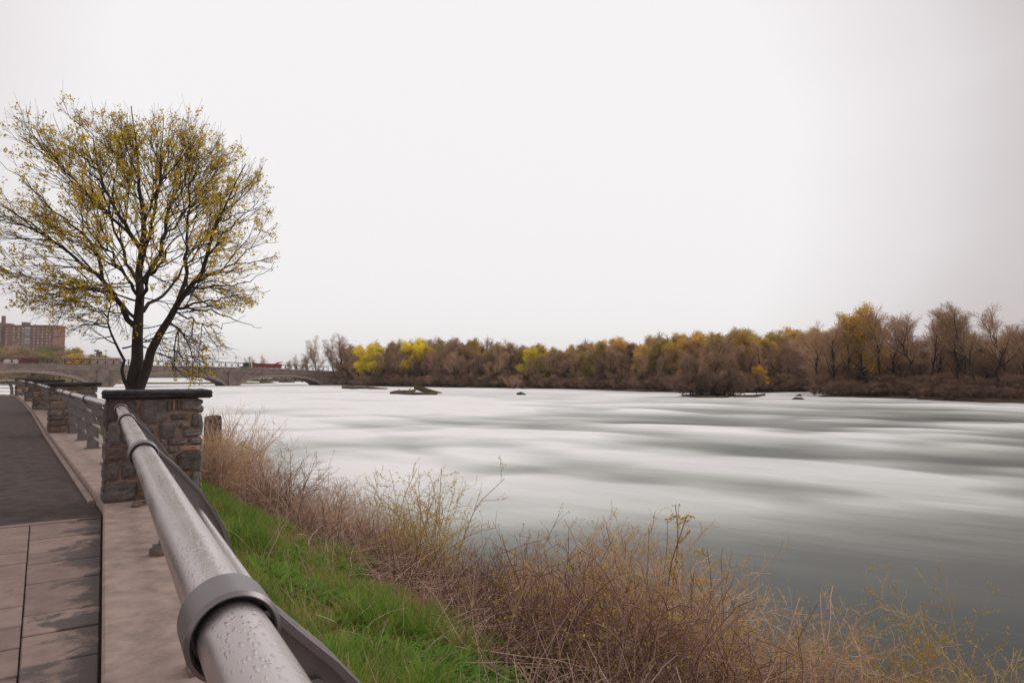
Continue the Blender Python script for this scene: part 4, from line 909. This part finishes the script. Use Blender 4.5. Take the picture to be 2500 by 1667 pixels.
def car(P,yaw,paint,lab,group='cars parked under the trees on the far bank'):
    t=thing('parked_car',lab,'car',P,yaw,group)
    b=B(); b.prism([(-2.1,.35),(2.15,.35),(2.2,.8),(1.2,.95),(.5,1.45),(-1.2,1.45),(-1.9,.95),(-2.15,.85)],-.85,.85); c=b.build('body',M[paint],t,bevel=.05)
    b=B(); b.prism([(1.0,.96),(.45,1.38),(-1.1,1.38),(-1.65,.96)],-.87,.87); b.build('window',M['glass'],c); wheel_set(t,(1.35,-1.35),.72,.33)
M['orange']=mat('orange_paint',(.6,.16,.05),.5)
for px,py,pt,lab in ((952,911,'redpaint','red parked vehicle under the trees left of the drifted logs'),(975,912,'redpaint','second red parked vehicle just right of the first under the trees'),(1087,917,'whitepaint','white parked car glimpsed between trunks above the logs'),(1117,917,'orange','orange parked car between trunks right of the white car'),(1152,917,'whitepaint','white parked car glimpsed at the right end of the parked row'),(1055,915,'cream','pale parked car glimpsed behind the tall yellow tree')):
    Y=depth_mid(px)+9; b=atY(px,py+3,Y); car((b.x,b.y,b.z-.6),R_(10),pt,lab)
tag(obj('parking_road',mesh('parking_road',np.array([[-62,245,.6],[0,228,.6],[0,236,.6],[-62,254,.6]]),[np.array([[0,1,2,3]])],[M['asphalt']])),kind='structure')
# road cars' dark traffic on the bridge
for px,pt,lab in ((120,'whitepaint','white car half hidden behind the truss barrier'),(165,'chassis','dark car behind the truss barrier left of the trailer'),(212,'chassis','dark vehicle just left of the pale trailer')):
    p,u=bpos(px,4); car(p,BYA,pt,lab,'cars crossing the bridge')
# lamp posts
def lamp(px,h,off,lab):
    p,u=bpos(px,off); t=thing('street_lamp',lab,'street lamp',p,BYA,'lamp posts on the bridge'); b=B(); b.tube([(0,0,0),(0,0,h)],[.1,.06],8); b.build('pole',M['chassis'],t); b=B(); b.box((.0,0,h+.1),(.9,.35,.22)); b.build('lamp_head',M['chassis'],t)
lamp(578,5.0,1.0,'lamp post on the bridge left of the smoking truck'); lamp(259,6.0,1.0,'lamp post on the bridge in front of the pale trailer'); lamp(706+50,5.0,8,'thin lamp post near the right end of the bridge')
def signal(px,h,lab):
    p,u=bpos(px,9.5); t=thing('traffic_signal',lab,'traffic signal',p,BYA,'traffic signals on the bridge'); b=B(); b.tube([(0,0,0),(0,0,h)],.09,8); b.build('pole',M['chassis'],t); b=B(); b.box((0,0,h),(1.5,.4,.5)); b.box((0,0,h+.45),(2.0,.2,.1)); b.build('signal_head',M['chassis'],t)
signal(245,6.2,'traffic signal standing above the left part of the pale trailer'); signal(252,5.6,'traffic signal just left of the trailer lamp post')
# exhaust smoke
sm_=bpy.data.materials.new('exhaust_smoke'); sm_.use_nodes=True; n=sm_.node_tree.nodes; l=sm_.node_tree.links; n.clear(); o_=n.new('ShaderNodeOutputMaterial'); pv=n.new('ShaderNodeVolumePrincipled'); pv.inputs['Color'].default_value=(.55,.42,.36,1)
co=n.new('ShaderNodeTexCoord'); zn=n.new('ShaderNodeTexNoise'); zn.inputs['Scale'].default_value=.5; l.new(co.outputs['Object'],zn.inputs['Vector']); k_=n.new('ShaderNodeMapRange'); k_.inputs['From Min'].default_value=.42; k_.inputs['From Max'].default_value=.7; k_.inputs['To Max'].default_value=.16; l.new(zn.outputs['Fac'],k_.inputs['Value']); l.new(k_.outputs[0],pv.inputs['Density']); l.new(pv.outputs[0],o_.inputs['Volume'])
p,u=bpos(600,4.5); bm=bmesh.new()
for (dx,dz,rx,rz_) in ((0,4.6,.9,.8),(1.5,5.5,1.8,1.0),(4.2,6.4,3.0,1.3)):
    r_=bmesh.ops.create_icosphere(bm,subdivisions=2,radius=1); 
    for v in r_['verts']: v.co=Vector((v.co.x*rx+dx,v.co.y*.9,v.co.z*rz_+dz))
me=bpy.data.meshes.new('exhaust_smoke'); bm.to_mesh(me); bm.free(); me.materials.append(sm_); tag(obj('exhaust_smoke',me,None,p,(0,0,BYA)),'thin brown exhaust smoke trailing from the truck cab on the bridge','smoke',kind='stuff')
# ---- left background: hill, bushes, apartment block
hx=np.linspace(-520,-120,60); hy=np.linspace(300,760,50); HX,HY=np.meshgrid(hx,hy,indexing='ij')
rat=HX/HY; hgt=np.interp(-rat,[.60,.64,.67,.72,.80,1.2],[-4,-4,9,14,20,22]); hz=WZ+1+hgt*np.clip((HY-300)/200,0,1)*1.15+(fbm(HX/30,HY/30,3)-.5)*3*np.clip((HY-300)/60,0,1)
idx=np.arange(HX.size).reshape(HX.shape); q=np.stack([idx[:-1,:-1],idx[1:,:-1],idx[1:,1:],idx[:-1,1:]],-1).reshape(-1,4)
hz[0]=hz[-1]=WZ-1; hz[:,0]=WZ-1
tag(obj('hill',mesh('hill',np.stack([HX,HY,hz],-1).reshape(-1,3),[q],[M['hillgrass']],smooth=True)),kind='structure')
rr=random.Random(12)
lefttop=lambda x:interp([-80,0,60,110,150,190,230,260,300],[848,850,846,852,845,852,862,872,880],x)
for row,(Y,nn) in enumerate(((300,17),(360,15),(430,12))):
    for k in range(nn):
        px=-70+k*(370/nn)+rr.uniform(-8,8)
        if px>235 and row<2: continue
        b=atY(px,930,Y+rr.uniform(-10,10)); ty=lefttop(px)+(14,7,0)[row]+rr.uniform(-3,8); g=WZ+1+(0,2,5)[row]; h=atY(px,ty,b.y).z-g
        lf_=rr.choice(['leaf_rust','leaf_green','leaf_bud','leaf_olive'] if px<140 else ['leaf_olive','leaf_ochre','leaf_olive','leaf_green'])
        side='below the apartment block' if px<145 else 'right of the apartment block'; rw=('nearest bridge','mid slope','hilltop')[row]
        tree(rr.choice(['bare','round','shrub']),(b.x,b.y,g),max(h,4)*rr.uniform(.9,1.05),lf_,f'{colphrase(lf_)} tree {rw}, {side}',f'{colphrase(lf_)} hillside trees {rw}, {side}',1.35,'hillside_tree')
for px,ty,lab in ((192,868,'bright golden bush above the truss barrier left of the pale trailer'),(212,874,'smaller golden bush beside the brightest bush behind the truss barrier')):
    b=atY(px,930,290); g=WZ+2; tree('round',(b.x,b.y,g),atY(px,ty,290).z-g,'leaf_gold',lab,None,1.0,'yellow_bush')
# left shore under the bridge
island('left_shore',[(-260,300),(-330,215),(-420,150),(-900,150),(-900,330),(-420,330)][::1],2.2,M['land'])
for k in range(16):
    px=-60+k*14; b=atY(px,930,232+k*7); tree('shrub',(b.x,b.y,WZ+.1),rr.uniform(4,6),rr.choice(['leaf_olive','leaf_green','leaf_ochre']),'low shrub seen through the leftmost arch','shrubs seen through the leftmost arch',1.4,'shrub')
def block():
    Y=660; a=atY(-60,795,Y); b_=atY(130,800,Y); base_=14.; Wd=b_.x-a.x; top=a.z; t=thing('apartment_block','red-brown brick apartment block on the hill at the left edge','building',(a.x,Y,base_),0)
    H=top-base_; b=B(); b.box((Wd/2,9,H/2),(Wd,18,H)); b.build('wall',M['brick'],t)
    b=B(); b.box((Wd/2,9,H+.35),(Wd+.6,18.6,.7)); b.build('roof_edge',M['roof'],t)
    px=lambda x:(x+60)/207*Wd
    b=B(); b.box((px(-2),6,H/2+1.5),(px(15)-px(-20),16,H+3)); b.build('stair_tower',M['brick'],t)
    b=B(); b.box((px(59),8,H+2.2),(5,6,3.2)); b.build('roof_penthouse',M['roof'],t); b=B(); b.box((px(59),8,H+4),(6.4,7,.5)); b.build('penthouse_roof',M['winframe'],t)
    b=B(); b.box((px(-2),8,H+6),(2.2,3,10)); b.build('chimney',M['brick'],t)
    b=B(); b.box((px(84),8,H+1),(3,2,1.2)); b.build('roof_unit',M['winframe'],t)
    b=B(); b.box((0,0,0),(1.7,.25,1.35)); fr=None
    for cx in (24,43,56,67,97,108,119,131,139):
        for k in range(9):
            z=H-3.0-k*3.0
            if z<1: continue
            loc=(px(cx),-.08,z)
            if fr is None:
                fr=b.build('window',M['winframe'],t,loc); g=B(); g.box((0,-.14,0),(1.45,.06,1.1)); gl=g.build('pane',M['winglass'],fr)
            else:
                o=fr.copy(); C.objects.link(o); o.location=loc; p=gl.copy(); C.objects.link(p); p.parent=o
                if (k*7+cx)%3==0: o.scale=(.75,1,.8)
    for cx in (79.5,5):
        for k in range(9):
            z=H-4.0-k*3.0-(0 if cx>50 else -1.5)
            if z<0: continue
            y=0 if cx>50 else -2.1
            bb=B(); bb.box((px(cx),y-.65,z),(6.6,1.3,.2)); bb.box((px(cx),y-1.28,z+.55),(6.6,.08,.95)); bal=bb.build('balcony',M['balcony'],t)
            bb=B(); bb.box((px(cx),y-.1,z+1.35),(5.8,.15,2.0)); bb.build('balcony_window',M['winglass'],bal)
block()
# ---- driftwood, rocks in the rapids
def log(px,py,L_,r,yaw,m,lab,pitch=3,h=.2,stub=False):
    p=atz(px,py,WZ); P=[];n=9
    for k in range(n):
        u=k/(n-1)-.5; P.append((u*L_,math.sin(k*1.3)*.12,math.sin(k*.9)*.08))
    b=B(); b.tube(P,[r*(.6+.6*math.sin(math.pi*(.15+.7*k/(n-1)))) for k in range(n)],9)
    if stub:
        b.tube([(L_*.2,0,0),(L_*.3,.3,.9)],[r*.4,.04],6); b.tube([(-L_*.1,0,0),(-L_*.2,-.2,.7)],[r*.4,.04],6)
    tag(b.build('drift_log',M[m],None,(p.x,p.y,WZ+h),rot=(0,R_(pitch),R_(yaw)),smooth=True),lab,'log','driftwood logs in the rapids')
log(1045,960,7.5,.55,-28,'moss','mossy green-topped log resting in the rapids, tallest of the drifted logs',12,.5)
log(1010,963,10,.3,6,'driftwood','long pale log lying left of the mossy log',1,.25,True)
log(985,960,6,.3,-18,'driftwood','bleached branching log at the left end of the drift pile',-4,.4,True)
log(875,949,10,.45,5,'driftwood','brown log under the leaning bare shrub nearest the bridge',2,.3,True)
log(915,950,8,.35,-12,'driftwood','brown log tapering to the right of the leaning bare shrub',4,.25)
log(1575,956,9,.28,4,'driftwood','thin driftwood lying at the shore left of the islet',1,.3,True); log(1560,953,6,.2,-14,'driftwood','short branching driftwood piece behind the thin shore log',-3,.4,True)
log(700,934,9,.4,4,'driftwood','dark log pile glimpsed through the right arch',2,.3,True)
log(650,934,8,.4,-6,'driftwood','dark log glimpsed low in the right arch, left of the log pile',2,.3,True)
log(1830,972,6,.22,10,'driftwood','bare branches trailing in the water off the right end of the islet',-4,.4,True)
def rock(px,py,sx,sy,sz,lab,seed):
    p=atz(px,py,WZ); r=np.random.default_rng(seed); bm=bmesh.new(); bmesh.ops.create_icosphere(bm,subdivisions=3,radius=1)
    for v in bm.verts:
        k=1+.35*(mnoise.noise(v.co*1.7+Vector((seed,0,0)))); v.co=Vector((v.co.x*sx*k,v.co.y*sy*k,v.co.z*sz*k))
    me=bpy.data.meshes.new('river_rock'); bm.to_mesh(me); bm.free(); me.materials.append(M['rock']); tag(obj('river_rock',me,None,(p.x,p.y,WZ+.05)),lab,'rock','rocks breaking the rapids')
rock(1272,964,1.0,.6,.55,'dark rock alone in the rapids below the middle yellow tree',1)
rock(1948,975,.95,.4,.35,'flat dark rock in the water left of the right-hand island',2); rock(1951,968,.6,.4,.4,'small dark rock just behind the flat rock by the island',3)
rock(1157,944,1.6,.8,.6,'dark rock at the far shore right of the logs',4); rock(1283,950,1.2,.8,.7,'small rock beside the shrub standing in the rapids',5)
# ================================================================ NEAR BANK PLANTS
def tint_blades(name,t,s,h,wd,lean,tint,m,seg=3,dz=-.02,twist=None):
    n=len(t); base=bank(t,s); base[:,2]+=dz
    a=rng.random(n)*2*np.pi; d=np.stack([np.cos(a),np.sin(a),np.zeros(n)],1); sd_=np.stack([-d[:,1],d[:,0],np.zeros(n)],1)
    if twist is not None: d=d*.6+np.array(twist)[None,:]
    u=np.linspace(0,1,seg+1); V=[]
    for k,x in enumerate(u):
        c=base+d*(lean*x**1.8)[:,None] if hasattr(lean,'__len__') and 0 else base+d*(lean*h*x**1.8)[:,None]; c=c.copy(); c[:,2]+=h*(x-.25*(lean if not hasattr(lean,'__len__') else lean)*x*x)
        wk=(wd*(1-x)**.6*.5)[:,None]
        if k<seg: V.append(c-sd_*wk); V.append(c+sd_*wk)
        else: V.append(c)
    V=np.stack(V,1); m_=V.shape[1]; i=np.arange(n)[:,None]*m_
    q=np.concatenate([i+np.array([[2*k,2*k+1,2*k+3,2*k+2]]) for k in range(seg-1)]); tr_=i+np.array([[2*seg-2,2*seg-1,2*seg]])
    me=mesh(name,V.reshape(-1,3),[q,tr_],[m],attr={'tint':np.repeat(tint,m_)}); return obj(name,me)
M['grass']=tintmat('grass_blades',[(.12,.25,.032),(.20,.35,.05),(.34,.35,.08),(.46,.36,.13),(.42,.30,.16)],trans=.35)
M['straw']=tintmat('dry_stems',[(.10,.062,.05),(.28,.165,.12),(.50,.325,.25),(.72,.53,.43)],trans=.1)
def gline(t): return np.interp(t,[0,4,7,11,16,22,40],[2.2,2.3,2.45,2.6,2.4,2.0,2.2])   # border between grass and dead stems
n=150000; t=2.2+38*rng.random(n)**1.7; s=.74+rng.random(n)*3.05; s=np.where((t>7.6)&(s<1.0),s+.3,s); g=gline(t)
patch=fbm(t*1.3,s*1.6,3,11.); keep=(s<g+.9*(patch-.35)*1.6)&(rng.random(n)<np.clip(.35+patch*1.2,0,1)); t,s,patch,g=t[keep],s[keep],patch[keep],g[keep]
lush=np.clip((patch-.42)*5,0,1); edge=np.clip((s-g+.7)/.9,0,1)
h=(.09+.17*lush+.07*rng.random(len(t)))*(1-.25*edge); tn=np.clip(.40-.36*lush+.35*edge+rng.normal(size=len(t))*.2+(rng.random(len(t))<.1)*.5+.45*np.clip((fbm(t*2.3+9,s*2.7,3,55.)-.55)*5,0,1),0,1)
o=tint_blades('bank_grass',t,s,h,.007+.004*rng.random(len(t)),.35+.5*rng.random(len(t)),tn,M['grass']); tag(o,'lush green spring grass on the slope beside the railing','grass',kind='stuff')
# broad-leaved weeds
n=2600; t=2.5+14*rng.random(n)**1.4; s=1.0+rng.random(n)*2.2; pt=fbm(t*2.2,s*2.2,2,21.); k=pt>.55; t,s=t[k],s[k]
t=np.repeat(t,7)+rng.normal(size=len(t)*7)*.03; s=np.repeat(s,7)+rng.normal(size=len(s)*7)*.03
o=tint_blades('broad_weeds',t,s,.10+.08*rng.random(len(t)),.028+.02*rng.random(len(t)),.8+.6*rng.random(len(t)),np.clip(.12+rng.normal(size=len(t))*.1,0,.5),M['grass']); tag(o,'broad-leaved green weeds growing among the bank grass','weeds',kind='stuff')
# dead stems and tangle
def tangle(name,n,tf,sf,hl,hh,lay,rad,lab,tint0,K=5,cat='dry grass'):
    t=tf(n); s=sf(t,n); k=s<shore(t)+.6; t,s=t[k],s[k]; n=len(t); P=np.zeros((n,K,3)); P[:,0]=bank(t,s)
    D=rdir(n); D[:,2]=np.abs(D[:,2])*(1-lay)+ (1-lay)*.8; D/=np.linalg.norm(D,axis=1,keepdims=True); Ln=(hl+(hh-hl)*rng.random(n)**1.5)/(K-1)
    for k in range(1,K):
        D=D+rdir(n)*.24; D[:,2]-=.04+.06*lay; D/=np.linalg.norm(D,axis=1,keepdims=True); P[:,k]=P[:,k-1]+D*Ln[:,None]
    P[:,:,2]=np.maximum(P[:,:,2],np.maximum(P[:,:1,2]-.25,WZ-.05)+.03)
    r=(rad*(.5+rng.random(n)))[:,None]*np.linspace(1,.4,K)[None,:]; v,q=tubes(P,r,3)
    tn=np.clip(tint0+rng.normal(size=n)*.22,0,1)
    o=obj(name,mesh(name,v,[q],[M['straw']],attr={'tint':np.repeat(tn,K*3)})); tag(o,lab,cat,kind='stuff'); return o
tangle('dead_stems',13000,lambda n:1.5+26*rng.random(n)**1.35,lambda t,n:gline(t)-.05+(shore(t)-gline(t)+.5)*rng.random(n),.25,.85,.25,.0042,'pinkish brown dead stems standing thick along the bank',.55)
tangle('fallen_stems',9000,lambda n:1.5+20*rng.random(n)**1.3,lambda t,n:gline(t)-.35+(shore(t)-gline(t)+.3)*rng.random(n),.4,1.2,.92,.0046,'matted fallen reeds and stems lying on the bank',.62)
tangle('grass_straws',700,lambda n:2.5+18*rng.random(n)**1.3,lambda t,n:1.0+1.6*rng.random(n),.25,.6,.35,.0024,'thin dry straws scattered through the green grass',.8)
tangle('low_twigs',7000,lambda n:1.0+14*rng.random(n)**1.2,lambda t,n:gline(t)+.3+(shore(t)-gline(t))*rng.random(n),.3,.9,.6,.0035,'dark thin twigs tangled low on the bank',.12,cat='twigs')
def bush(t_,s_,h,spread,n,mt,buds,lab,name='shrub',lean=(0,0),bz=None,twn=6,bsize=.022,arch=.05,rad=.008,l2=.45,wxy=None):
    b0=bank(np.array([t_]),np.array([s_]))[0]
    if wxy: b0[0],b0[1]=wxy
    if b0[2]<WZ-.3: b0[2]=WZ-.3
    r=np.random.default_rng(int(t_*100+s_*10)); th=thing(name,lab,'shrub',tuple(b0))
    P=np.zeros((n,9,3)); P[:,0,:2]=r.normal(size=(n,2))*spread*.22; a=r.random(n)*2*np.pi; tl=spread/h*r.random(n)**.7
    D=np.stack([np.cos(a)*tl+lean[0],np.sin(a)*tl+lean[1],np.ones(n)],1); D/=np.linalg.norm(D,axis=1,keepdims=True); Ln=h*(.55+.6*r.random(n))/8
    for k in range(1,9):
        D=D+rdir(n,r)*.17; D[:,2]-=arch*(k/4); D/=np.linalg.norm(D,axis=1,keepdims=True); P[:,k]=P[:,k-1]+D*Ln[:,None]
    Rr=(rad*(.6+.8*r.random(n)))[:,None]*np.linspace(1,.35,9)[None,:]
    a2,r2=grow(P,Rr,twn,.1,.98,.95,l2,6,.24,(0,0,.03),rad*.5,rad*.28,r,taper=.35); a3,r3=grow(a2,r2,2,.2,.95,.7,l2*.5,4,.22,(0,0,.02),rad*.3,rad*.22,r)
    v,q=tubes(P,Rr,4); obj('canes',mesh('canes',v,[q],[mt],smooth=True),th)
    v,q,_=merge([tubes(a2,r2,3),tubes(a3,r3,3)]); x=obj('twigs',mesh('twigs',v,[q],[mt]),th); x['kind']='stuff'
    if buds:
        S=np.concatenate([a2[:,1:].reshape(-1,3),a3[:,1:].reshape(-1,3),P[:,4:].reshape(-1,3)]); S=S[r.random(len(S))<buds]; S=np.repeat(S,2,axis=0)+r.normal(size=(len(S)*2,3))*.004
        v,q=leaves(S,bsize,r,.55); x=obj('buds',mesh('buds',v,[q],[M['bud']]),th); x['kind']='stuff'
    return th
def tsof(px,Y):  # bank coordinates of the point at pixel column px and depth Y
    x=(px-1250)/F*Y; tq=np.linspace(-5,60,2600); kx,ky,nx,ny=kcurve(tq); d=(x-kx)*-ny+(Y-ky)*nx; i=int(np.argmin(np.hypot(x-kx,Y-ky))); return float(tq[i]),float((x-kx[i])*nx[i]+(Y-ky[i])*ny[i])
def bushat(px,Y,*a,**k):
    t_,s_=tsof(px,Y); return bush(t_,s_,*a,wxy=((px-1250)/F*Y,Y),**k)
bushat(1040,9.2,1.55,.75,40,M['cane_yel'],.95,'yellow-green budding shrub with upright wands at the top of the dry bank',twn=7)
bushat(1600,6.6,1.6,1.25,100,M['cane'],.5,'big tangled bramble with pinkish twigs in the foreground centre',twn=7,arch=.1)
bushat(1630,6.9,1.9,.4,12,M['cane_dark'],.9,'upright dark wands with orange buds rising from the foreground bramble',twn=3,bsize=.035,arch=.0,rad=.010,l2=.25)
bushat(1780,6.4,1.45,1.1,64,M['cane'],.45,'arching bramble on the right side of the big foreground tangle',lean=(.12,0),arch=.12)
bushat(1440,6.8,1.4,.95,64,M['cane'],.4,'pinkish bramble on the left side of the foreground tangle',arch=.1)
bushat(2230,6.3,1.7,1.0,40,M['cane_yel'],.6,'thin arching shrub with green buds at the lower right over the dark water',arch=.12)
bushat(2400,5.9,1.5,.95,34,M['cane_yel'],.6,'sparse budding shrub nearest the lower right corner',arch=.13)
bushat(2020,6.0,1.5,.9,36,M['cane'],.5,'low arching shrub between the foreground bramble and the lower right shrubs',arch=.12)
bushat(570,14.5,1.9,1.1,80,M['cane'],.06,'dense brown bush spilling right of the nearest pillar',arch=.08,l2=.5)
bushat(520,12.9,1.1,.6,60,M['bud'],.9,'bright yellow-green bush at the foot of the old wooden post',bsize=.03)
bushat(620,13.3,1.55,.95,70,M['cane'],.03,'tan bare bush right of the pillar above the green grass',arch=.1)
bushat(700,12,1.2,.8,60,M['cane_dark'],.0,'dark purplish bare bush midway down the bank',arch=.04)
bushat(660,11.5,1.1,.45,14,M['cane'],.0,'pale fan of bare canes rising at the grass edge',arch=.02,rad=.011,twn=3)
bushat(800,11,1.1,.9,70,M['cane'],.02,'pinkish bare bush left of the yellow budding shrub',arch=.06)
bushat(890,10.2,1.0,.8,60,M['cane'],.05,'low pinkish bush touching the left of the yellow budding shrub',arch=.06)
bushat(1200,8.2,.95,.7,34,M['cane_dark'],.15,'low dark bush right below the yellow budding shrub',arch=.08)
bushat(1320,7.6,1.0,.75,44,M['cane'],.3,'low bramble linking the yellow shrub and the foreground tangle',arch=.1)
for px,Y,lab in ((1330,5.6,'low twiggy bramble at the bottom edge below the foreground tangle'),(1520,5.0,'twiggy bramble at the bottom centre edge of the picture'),(1750,5.2,'twiggy bramble at the bottom edge right of centre')):
    bushat(px,Y,1.1,.9,34,M['cane_dark'],.2,lab,arch=.12)
bushat(545,1*11.2,.75,.05,2,M['cane_dark'],0,'single dark reddish dead stalk standing in the grass beside the pillar',name='dead_stalk',twn=3,l2=.08,rad=.007)
bushat(532,12.2,1.45,.55,80,M['cane'],.04,'tan bush in front of the old wooden post',arch=.08)
# bushes beyond, around the big tree
for px,Y,h,lab in ((500,17,1.3,'brown bush behind the old wooden post'),(600,17,1.1,'brown bush at the water behind the tan bush'),(420,22,1.2,'bush between the first pillar and the water')):
    bushat(px,Y,h,.9,40,M['cane'],.1,lab)
# old post
p=atY(519,1035,13.8); t_,s_=tsof(519,13.8); gz0=float(bank(np.array([t_]),np.array([s_]))[0,2]); ztop=atY(519,1017,13.8).z
b=B(); r_=random.Random(2); K=10; b.tube([(0,0,gz0-.2),(.01,0,gz0+.5),(0,.01,ztop-.06),(0,.0,ztop)],[.2,.185,.175,.165],11)
tag(b.build('wooden_post',M['wood'],None,(p.x,p.y,0)),'weathered square-cut wooden post stump among the bushes right of the pillar','post')
# drop scattered debris on asphalt: dry leaf
for o in scene.objects:
    if o.type=='MESH' and o.data and len(o.data.materials)==0: print('no material',o.name)

# ---- look-alikes get their place in the row
from collections import defaultdict
gr=defaultdict(list)
for o in list(scene.objects):
    if o.parent is None and o.get('category') and o.get('label'): gr[o['label']].append(o)
ordn=['leftmost','second from left','third from left','fourth from left','fifth from left','sixth from left','seventh from left','eighth from left','ninth from left','tenth from left','eleventh from left','twelfth from left','thirteenth from left','fourteenth from left','fifteenth from left','sixteenth from left','seventeenth from left']
for l_,os_ in gr.items():
    if len(os_)<2: continue
    os_.sort(key=lambda o:o.location.x/max(o.location.y,.1))
    if os_[0].get('group') is None: continue
    for k,o in enumerate(os_): o['label']=l_+', '+(ordn[k] if k<len(os_)-1 or k>=len(ordn) else 'rightmost')

# ---- thin damp air over the river
hb=B(); hb.box((0,600,36),(9000,5200,84)); hm=bpy.data.materials.new('damp_air'); hm.use_nodes=True; n=hm.node_tree.nodes; l=hm.node_tree.links; n.clear(); o_=n.new('ShaderNodeOutputMaterial'); pv=n.new('ShaderNodeVolumePrincipled')
pv.inputs['Color'].default_value=(1,1,1,1); pv.inputs['Density'].default_value=.00017; l.new(pv.outputs[0],o_.inputs['Volume'])
tag(hb.build('haze',hm),kind='stuff')
